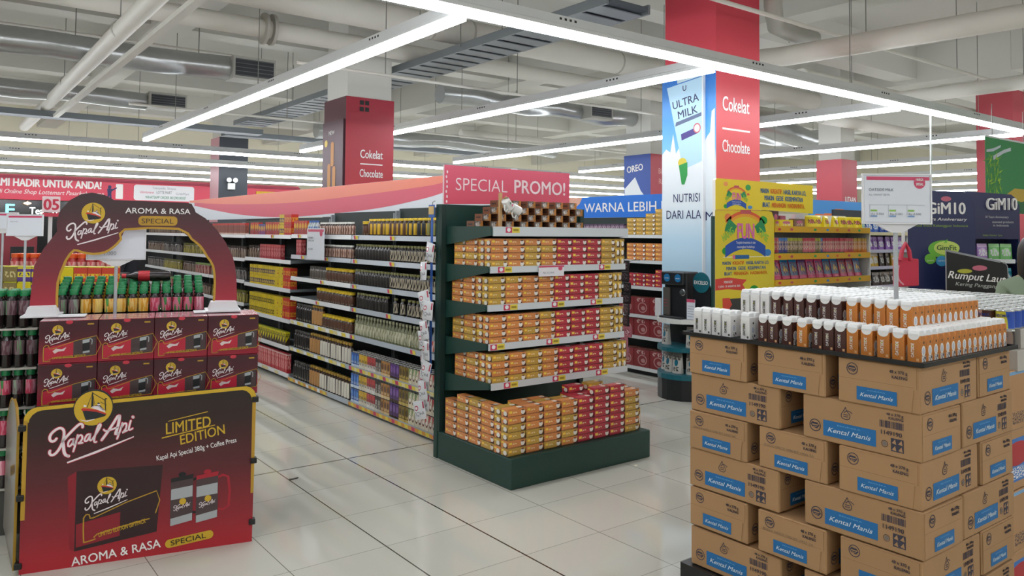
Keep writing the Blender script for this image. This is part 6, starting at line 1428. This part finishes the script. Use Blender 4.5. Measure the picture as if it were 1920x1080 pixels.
# --- shopper at the edge
def person(name, label, loc, rot, top, bottom, hairc, hair_long, skinc='#c79a7a', h=1.6):
    k = h/1.7
    V = [((0, 0, .95), .125), ((0, 0, 1.08), .12), ((0, .01, 1.25), .135), ((0, .01, 1.38), .12), ((0, 0, 1.47), .055), ((0, -.01, 1.53), .05),
         ((.09, 0, .90), .09), ((.1, 0, .5), .06), ((.1, .02, .08), .04), ((.1, -.1, .03), .035), ((-.09, 0, .90), .09), ((-.1, 0, .5), .06), ((-.1, .02, .08), .04), ((-.1, -.1, .03), .035),
         ((.17, .01, 1.37), .065), ((.22, .02, 1.12), .045), ((.2, -.1, .9), .034), ((-.17, .01, 1.37), .065), ((-.22, .02, 1.12), .045), ((-.2, -.1, .9), .034)]
    E = [(0, 1), (1, 2), (2, 3), (3, 4), (4, 5), (0, 6), (6, 7), (7, 8), (8, 9), (0, 10), (10, 11), (11, 12), (12, 13), (3, 14), (14, 15), (15, 16), (3, 17), (17, 18), (18, 19)]
    def skin(V, E, name, mats, pick, sub=2):
        me = bpy.data.meshes.new(name); me.from_pydata([tuple(c*k for c in p) for p, r in V], E, []); o = bpy.data.objects.new(name, me); COL.objects.link(o)
        m = o.modifiers.new('s', 'SKIN'); m.use_smooth_shade = True
        for v, (p, r) in zip(me.skin_vertices[0].data, V): v.radius = (r*k, r*k)
        me.skin_vertices[0].data[0].use_root = True
        o.modifiers.new('u', 'SUBSURF').levels = sub; o.modifiers['u'].render_levels = sub
        dg = bpy.context.evaluated_depsgraph_get(); m2 = bpy.data.meshes.new_from_object(o.evaluated_get(dg)); bpy.data.objects.remove(o)
        for mm in mats: m2.materials.append(mm)
        for p in m2.polygons: p.material_index = pick(p.center/k); p.use_smooth = True
        o = bpy.data.objects.new(name, m2); COL.objects.link(o); return o
    sk = M('skin_'+skinc, skinc, .5)
    o = skin(V, E, name, [sk, M('cloth_'+top, top, .8, noise=.05, nscale=8), M('cloth_'+bottom, bottom, .8), M('shoe', '#2a2a2c', .5)], lambda c: 3 if c.z < .1 else 2 if c.z < .98 and abs(c.x) < .19 else 0 if c.z > 1.455 or c.z < .97 else 1)
    tag(o, label, 'person'); o.location = loc; o.rotation_euler = (0, 0, rot)
    bm = bmesh.new(); bmesh.ops.create_uvsphere(bm, u_segments=20, v_segments=14, radius=1)
    for v in bm.verts:
        x, y, z = v.co; f = 1-.16*max(0, -z)**2
        v.co = Vector((x*.075*f, y*.095*f-.012*max(0, -z), z*.115+1.6))*k
        if abs(x) < .22 and y < -.8 and -.25 < z < .05: v.co.y -= .018*k
    me = bpy.data.meshes.new('head'); bm.to_mesh(me); bm.free(); me.materials.append(sk)
    for p in me.polygons: p.use_smooth = True
    hd = bpy.data.objects.new('head', me); COL.objects.link(hd); hd.parent = o
    b = MB()
    for s in (-1, 1):
        b.disc(S(s*.03*k, -.098*k, 1.61*k), 0, 0, .012*k, .006*k, M('eye_white', '#e8e4e0', .3), .001, 10); b.disc(S(s*.03*k, -.0985*k, 1.61*k), 0, 0, .005*k, .005*k, black, .0015, 8)
    b.rect(S(0, -.096*k, 1.545*k), -.02*k, 0, .02*k, .008*k, M('lip', '#a05a50', .5), .001); b.build('face_print', hd)
    bm = bmesh.new(); bmesh.ops.create_uvsphere(bm, u_segments=20, v_segments=14, radius=1)
    for v in bm.verts:
        x, y, z = v.co; down = max(0, -z)
        yy = y*.108+.018
        if y < -.25 and z < .35: yy = max(yy, -.03)
        v.co = Vector((x*(.09+.02*down*hair_long), yy, z*.125+1.615-down*.22*hair_long))*k
    me = bpy.data.meshes.new('hair'); bm.to_mesh(me); bm.free(); me.materials.append(M('hair_'+hairc, hairc, .45))
    for p in me.polygons: p.use_smooth = True
    hr = bpy.data.objects.new('hair', me); COL.objects.link(hr); hr.parent = o
    for sx in (-1, 1):      # hands
        HV = [((.2*sx, -.1, .9), .03), ((.2*sx, -.13, .84), .028)]+[((.2*sx+.0, -.12-.014*q+.02, .77-.01*abs(1.5-q)), .0085) for q in range(4)]+[((.2*sx, -.165, .8), .009)]
        ho = skin(HV, [(0, 1)]+[(1, 2+q) for q in range(5)], 'hand', [sk], lambda c: 0, 1); ho.parent = o
    return o
person('person', 'person with long black hair and sage green top beside the milk tins', (5.78, 1.98, 0), 2.2, '#8a9a82', '#3a3f4a', '#15130f', 1.0, h=1.6)
# ------------------------------------------------------------------ green-capped drink bottles behind the coffee boxes
greencap = M('green_cap', '#167a45', .35); teab = M('tea_dark', '#231c1c', .12, spec=.6); whit = M('bottle_white', '#e8e8e6', .4)
lab = lambda n, b, s, **k: PM(n, b, s, **k)
labs = [lab('tea_label_maroon', '#5b3540', [('e', .3, .5, .12, .3, '#8a9a88'), ('e', .75, .5, .12, .3, '#6f8f6a'), ('s', .5, .5, .5, .25, '#7f6a70', 14)]),
        lab('tea_label_orange', '#d99a24', [('e', .25, .5, .12, .3, '#4f9a48'), ('e', .72, .55, .12, .3, '#f0d070'), ('s', .5, .4, .5, .2, '#e8c070', 14)]),
        lab('tea_label_pink', '#c43a58', [('e', .25, .5, .12, .3, '#3f8a48'), ('e', .72, .55, .12, .3, '#f0b0c0'), ('s', .5, .4, .5, .2, '#d87a90', 14)])]
GB = [Row(lambda l=l: bottle_mesh('tea_bottle', .2, .0268, l, greencap, teab, neck=.68, z0=.34, z1=.72, capz=.86)) for l in labs]
cn = ('maroon', 'orange', 'pink')
tag(MB().box(-.02, .56, 0, .8, 1.05, 1.088, M('plinth_grey', '#4b4a48', .7)).build('bottle_plinth', loc=KO, rot=KR), 'grey plinth under the green-capped bottles', 'plinth')
for r in range(5):
    for c in range(18):
        x = -.215+c*.0582; k = 0 if x < .19 else 1 if x < .5 else 2
        if x < -.03 and r > 2: continue
        GB[k].put(kloc(x+RND.uniform(-.0015, .0015), .6+r*.06, 1.09+(.014*r if x > -.03 else 0)), RND.uniform(0, 6), 'green-capped %s-label bottle, %s along, %s rank back, top layer' % (cn[k], nth(c), NTH[r]), 'green-capped bottles')
padm = M('shrink_pad', '#b9b6ad', .3)
tag(MB().box(-.26, .56, 1.078, -.03, .8, 1.088, padm).build('cardboard_tray', loc=KO, rot=KR), 'tray under the top layer of bottles at the aisle side', 'tray')
for lv in range(4):
    z = 1.09-.21*(lv+1)
    tag(MB().box(-.26-.02*lv, .56, z-.012, -.03, .8, z-.001, padm).build('cardboard_tray', loc=KO, rot=KR), 'tray under the %s bottle layer below the top one' % NTH[lv], 'tray')
    for r in range(2):
        for c in range(4):
            GB[0 if lv < 1 else (0, 2)[c % 2]].put(kloc(-.23+c*.058, .59+r*.06, z), RND.uniform(0, 6), 'green-capped bottle, %s along, %s rank, %s layer below the top' % (nth(c), NTH[r], NTH[lv]), 'green-capped bottles')
tag(MB().box(-.32, .58, 0, -.03, .82, .235, M('plinth_grey', '#4b4a48', .7)).build('bottle_plinth', loc=KO, rot=KR), 'low grey plinth under the stacked bottles at the aisle side', 'plinth')
for r in range(1, 5): tag(MB().box(-.012, .572+r*.06, 1.0885, .8, .63+r*.06, 1.0895+.014*r, padm).build('cardboard_tray', loc=KO, rot=KR), 'card step under the %s rank of green-capped bottles' % NTH[r], 'tray')
# bottle lying on the caps
o = bottle_mesh('cola_bottle', .26, .03, M('cola_label', '#b5202c', .4), M('red_cap', '#c22430', .4), teab, z0=.42, z1=.66, label='dark bottle with red label lying across the green caps', capz=.92)
o.location = kloc(.62, .72, 1.35); o.rotation_euler = (0, -PI/2, KR-.05)
# ------------------------------------------------------------------ far shopfront side
t = thing('shop_banner', 'long red banner with white lettering over the dark shop entrance', 'banner', (-7, 26.05, 2.45))
rf = PM('banner_red', [(0, '#d83a54'), (.8, '#d83a54'), (1, '#e8647a')], vary=0)
MB().box(0, 0, 0, 17.5, .12, .72, rf).build('board', t); MB().box(0, -.12, .6, 17.5, -.005, .66, M('banner_rail', '#a02a44', .5)).build('rail', t)
F = S(0, -.002, 0)
b = MB(); b.text(F, 'KAMI HADIR UNTUK ANDA!', 8.5, .38, .23, white, w=2.82, al='l', bold=.04); b.build('lettering', t)
b = MB(); b.text(F, 'Belanja Mudah di Online Shop Lottemart Pasarkebayoran', 7.75, .17, .13, white, w=3.65, al='l', shear=.3); b.build('lettering', t)
MB().prism(F, rr_pts(12.22, .08, 14.0, .56, .08), 0, .01, M('banner_white', '#e6e6ea', .4)).build('white_panel', t)
b = MB(); F3 = S(0, -.013, 0); b.text(F3, 'LOTTE MART', 13.1, .3, .09, M('ink_dark', '#4a4c55', .5), w=.45); b.text(F3, 'klikindomaret', 12.6, .3, .08, MATS['pinkish'] if 'pinkish' in MATS else pinkhead, w=.4); b.text(F3, 'GrabMart', 13.65, .28, .08, greyink, w=.4); b.text(F3, 'Tokopedia  Shopee', 13.1, .44, .07, greyink, w=.7); b.text(F3, 'WHATSAPP ORDER 081290100187', 13.15, .14, .09, M('wa_green', '#3a8a6a', .5), w=1.2, bold=.01); b.build('lettering', t)
b = MB(); b.disc(F, 11.55, .45, .05, .06, navy, .002, 10); b.poly(F, [(11.48, .4), (11.62, .4), (11.6, .25), (11.62, .04), (11.57, .04), (11.55, .2), (11.52, .04), (11.48, .04), (11.5, .25)], navy, .002); b.poly(F, [(11.6, .38), (11.75, .45), (11.75, .42), (11.6, .32)], navy, .002); b.rrect(F, 11.72, .1, 11.92, .55, .02, white, .001); b.build('shopper_print', t)
MB().box(16.0, -.03, .3, 17.4, -.004, .5, M('banner_yellow', '#e0b020', .5)).build('yellow_patch', t)
# entrance sheet coloured near-black for the dim mall corridor, with its lit signs
struct(MB().box(-7, 26.3, 0, 10, 26.34, 2.44, M('entrance_glass', '#15151a', .12, spec=.6)).build('window_1'))
struct(MB().box(-7, 26.1, 0, -6.6, 26.5, 2.45, wallm).build('trim_1')); 
b = thing('mall_sign', 'white lit shop sign seen through the dark entrance', 'sign', (2.9, 26.28, 2.05)); MB().text(S(0, 0, 0), 'Tea Yo!', 0, 0, .2, M('lit_white', '#f4fff8', .4, emit=2.5), w=.75, bold=.02).build('lettering', b)
b = thing('mall_sign', 'small turquoise lit sign seen through the dark entrance', 'sign', (2.05, 26.28, 2.0)); MB().text(S(0, 0, 0), 'F', 0, 0, .34, M('lit_teal', '#6fd8e0', .4, emit=2.5), w=.2, bold=.03).build('lettering', b)
for x, z, s, c, nm in ((2.45, 1.95, .1, '#ffd9a8', 'warm round'), (4.35, 1.0, .16, '#f0f4ff', 'cold white')):
    o = MB().lathe([(.001, -s*.5), (s*.8, -.2*s), (s, 0), (s*.8, .2*s), (.001, s*.5)], 12, M('lit_'+nm[:4], c, .4, emit=4), closed=False).build('mall_lamp', smooth=True); o.location = (x, 26.1, z+.4); tag(o, nm+' lamp hanging inside the dark entrance', 'lamp'); MB().tube([(0, 0, s*.5), (0, 0, 2.45-z-.4)], .01, rodm, 5).build('cord', o)
# check-out lane post
t = thing('lane_sign', 'white check-out lane post with red number plate', 'sign', (1.14, 9.8, 0)); MB().tube([(0, .02, 0), (0, .02, 1.85)], .02, whitep, 8).build('post', t); MB().box(-.085, -.02, 1.8, .085, .0, 1.975, M('plate_pink', '#efd8dc', .4)).build('number_plate', t, bevel=.004)
MB().box(-.08, -.022, 1.755, .08, .0, 1.795, M('plate_red', '#c83a50', .5)).build('red_bar', t); b = MB(); b.text(S(0, -.0205, 0), '05', 0, 1.83, .12, M('plate_red2', '#c82a48', .5), w=.14, bold=.04); b.build('lettering', t)
ck = M('counter_dark', '#55524e', .5); ckt = M('counter_top', '#8d8a84', .35)
for i, (x, y) in enumerate(((-1.6, 12.6), (.9, 13.2))):
    t = thing('checkout_counter', 'grey check-out counter, %s from the thick ceiling pipe' % ('farther', 'nearer')[i], 'counter', (x, y, 0))
    MB().box(0, 0, 0, .7, 2.0, .86, ck).build('body', t); MB().box(-.04, -.04, .861, .74, 2.04, .9, ckt).build('counter_top', t); MB().box(.2, .6, .901, .5, .66, 1.35, blackplastic).build('monitor', t); MB().box(.1, 1.2, .901, .6, 1.24, 1.6, M('rack_red', '#9a3a44', .5)).build('sweet_rack', t)
t = thing('drink_cooler', 'dark red drinks cooler behind the green-capped bottles', 'cooler', (1.62, 11.3, 0)); MB().box(0, 0, 0, .6, .6, 1.45, M('cooler_red', '#8a2234', .4)).build('body', t, bevel=.01); MB().box(.04, -.012, .35, .56, -.001, 1.2, M('cooler_glass', '#5a1c28', .15)).build('glass_door', t); MB().box(.52, -.03, .6, .54, -.013, 1.0, whitep).build('door_handle', t)
t = thing('notice_stand', 'small white notice on a stand before the dark trousers', 'sign', (1.62, 9.3, 0)); MB().box(-.1, -.006, 1.0, .1, 0, 1.17, paper).build('card', t); MB().box(-.1, -.008, 1.0, .1, -.0065, 1.03, pinkhead).build('red_band', t); MB().tube([(0, .008, 0), (0, .008, 1.05)], .008, polem, 6).build('pole', t)
person('person', 'person in dark shirt and jeans standing behind the coffee arch', (1.95, 9.86, 0), 1.0, '#20222c', '#2c3442', '#15130f', .2, h=1.72)
# yellow pack display
LP = Vector((.59, 8.38, 0)); LD = Vector((.73, -.56, 0)).normalized(); LR = math.atan2(LD.y, LD.x)
def lloc(u, w, z): return LP+LD*u+Vector((-LD.y, LD.x, 0))*w+Vector((0, 0, z))
tag(MB().box(-.7, .0, 0, 1.02, .5, 1.0, M('plinth_grey', '#4b4a48', .7)).build('display_plinth', loc=LP, rot=LR), 'grey plinth under the yellow biscuit packs', 'plinth')
def tin_pack(c, sh): 
    m = PM('bp_'+c+str(len(sh)), c, sh, vary=.06, rough=.35)
    def mk_():
        o = MB().box(0, 0, 0, .125, .09, .13, m, {'t': M('bp_top', '#d8d860', .4)}).build('biscuit_pack', bevel=.006, segs=2); tag(o, 'x', 'biscuit pack'); MB().box(.004, .004, .1302, .121, .086, .14, M('bp_lid', '#d9d84a', .4)).build('lid', o, bevel=.004); return o
    return Row(mk_)
BP = {'yellow and purple': tin_pack('#5a3a86', [('r', .5, .5, .46, .18, '#e0d030'), ('s', .5, .5, .4, .12, '#3a2a60', 6), ('r', .5, .94, .5, .06, '#d8c828')]), 'plain yellow': tin_pack('#d8c41e', [('s', .5, .3, .3, .14, '#b89a18', 6)]), 'red': tin_pack('#c0402e', [('r', .5, .42, .44, .16, '#e0b828'), ('s', .5, .42, .4, .12, '#c0402e', 6)]), 'tan': tin_pack('#8a7a4a', [('s', .5, .5, .4, .2, '#d8c890', 6)])}
order = ['tan']*4+['tan', 'tan', 'yellow and purple', 'yellow and purple', 'plain yellow', 'plain yellow', 'red', 'red', 'red']
for tier in (0, 1):
    for i, c in enumerate(order):
        u = -.62+i*.1275
        BP[c if tier or i % 3 else 'plain yellow'].put(lloc(u, .02, 1.001+tier*.1415), LR, '%s biscuit pack, %s along the %s tier behind the green caps' % (c if tier or i % 3 else 'plain yellow', NTH[i], ('lower', 'upper')[tier]), 'biscuit packs behind the bottles')
# orange-capped bottles farther back
OC = Row(lambda: bottle_mesh('juice_bottle', .2, .045, lab('juice_label', '#c8484a', [('s', .5, .5, .5, .3, '#e0a098', 8)]), M('orange_cap', '#e8602a', .35), M('juice_red', '#b83a3a', .25), neck=.75, z0=.1, z1=.6, capz=.8))
tag(MB().box(-.6, .95, 0, .56, 1.25, 1.165, M('plinth_grey', '#4b4a48', .7)).build('display_plinth', loc=LP, rot=LR), 'grey plinth under the orange-capped bottles', 'plinth')
for r in range(2):
    for i in range(11): OC.put(lloc(-.5+i*.098, 1.0+r*.1, 1.166), 0, 'orange-capped juice bottle, %s along, %s rank' % (NTH[i], NTH[r]), 'orange-capped juice bottles')
price_sign('white price sign with pink top edge before the orange-capped bottles', (.655, 7.06, 0), math.radians(-37), .27, .155, 0, 1.57, [('PROMO', -.11, .1, .009, .06, greyink)])
price_sign('white price sign partly hidden behind the nearer one at the checkouts', (.56, 7.8, 0), math.radians(-37), .26, .13, 0, 1.62, [])
# far shelving across the back, seen in slivers between the stands
def far_shelf(x0, y0, w, d, h, cols, label, rot=0):
    t = thing('far_shelf', label, 'shelf unit', (x0, y0, 0), rot)
    MB().box(0, d-.03, 0, w, d, h-.25, M('far_back', '#b4b4b0', .6)).build('back_panel', t)
    for k in range(5):
        z = .12+k*(h-.3)/4; s = MB().box(0, 0, z-.03, w, d-.031, z, shw).build('shelf', t); MB().box(0, -.012, z-.035, w, -.001, z+.01, stripw).build('price_strip', s)
    for x in (0, w): MB().box(x-.01, 0, 0, x+.01, d-.031, h, shw).build('side_panel', t)
    return t
far_shelf(15.6, 4.6, 3.2, .5, 1.9, 0, 'far white shelf beyond the navy stand'); far_shelf(12.4, 6.9, 3.0, .5, 1.9, 0, 'far white shelf beyond the candy stand')
FB = {k: Row(lambda c=c: tag(MB().box(0, 0, 0, .2, .2, .26, PM('farbox_'+c, c, [('e', .5, .5, .3, .3, '#d8d0c0')], vary=.15)).build('grocery_box', bevel=.004), 'x', 'box')) for k, c in dict(red='#b84a48', teal='#3a8a90', tan='#b8905a', white='#d0d0d0').items()}
for x0, y0, w, nm in ((15.6, 4.6, 3.2, 'the far shelf beyond the navy stand'), (12.4, 6.9, 3.0, 'the far shelf beyond the candy stand')):
    for k in (3, 4):
        z = .12+k*1.6/4
        for i in range(int(w/.23)):
            c = ('red', 'teal', 'tan', 'white')[(i//3+k) % 4]; FB[c].put((x0+.04+i*.22, y0+.05, z+.001), 0, '%s grocery box, %s along %s, %s shelf' % (c, nth(i), nm, ('', '', '', 'lower', 'upper')[k]), 'grocery boxes on far shelves')

o = MB().prism(Matrix.Identity(4), [(0, 0), (.035, .008), (.03, .024), (.004, .02)], 0, .002, M('scrap_white', '#e8e4cc', .6)).build('paper_scrap', loc=(4.02, 3.83, .0005)); tag(o, 'tiny pale paper scrap on the floor before the green promo base', 'litter')
o = MB().prism(Matrix.Identity(4), [(0, 0), (.06, .01), (.075, .03), (.03, .022), (.01, .03)], 0, .004, M('scrap_dark', '#3a342a', .8)).build('dark_scrap', loc=(1.96, 4.93, .0005)); tag(o, 'small dark scrap on the floor tile joint near the coffee display', 'litter')
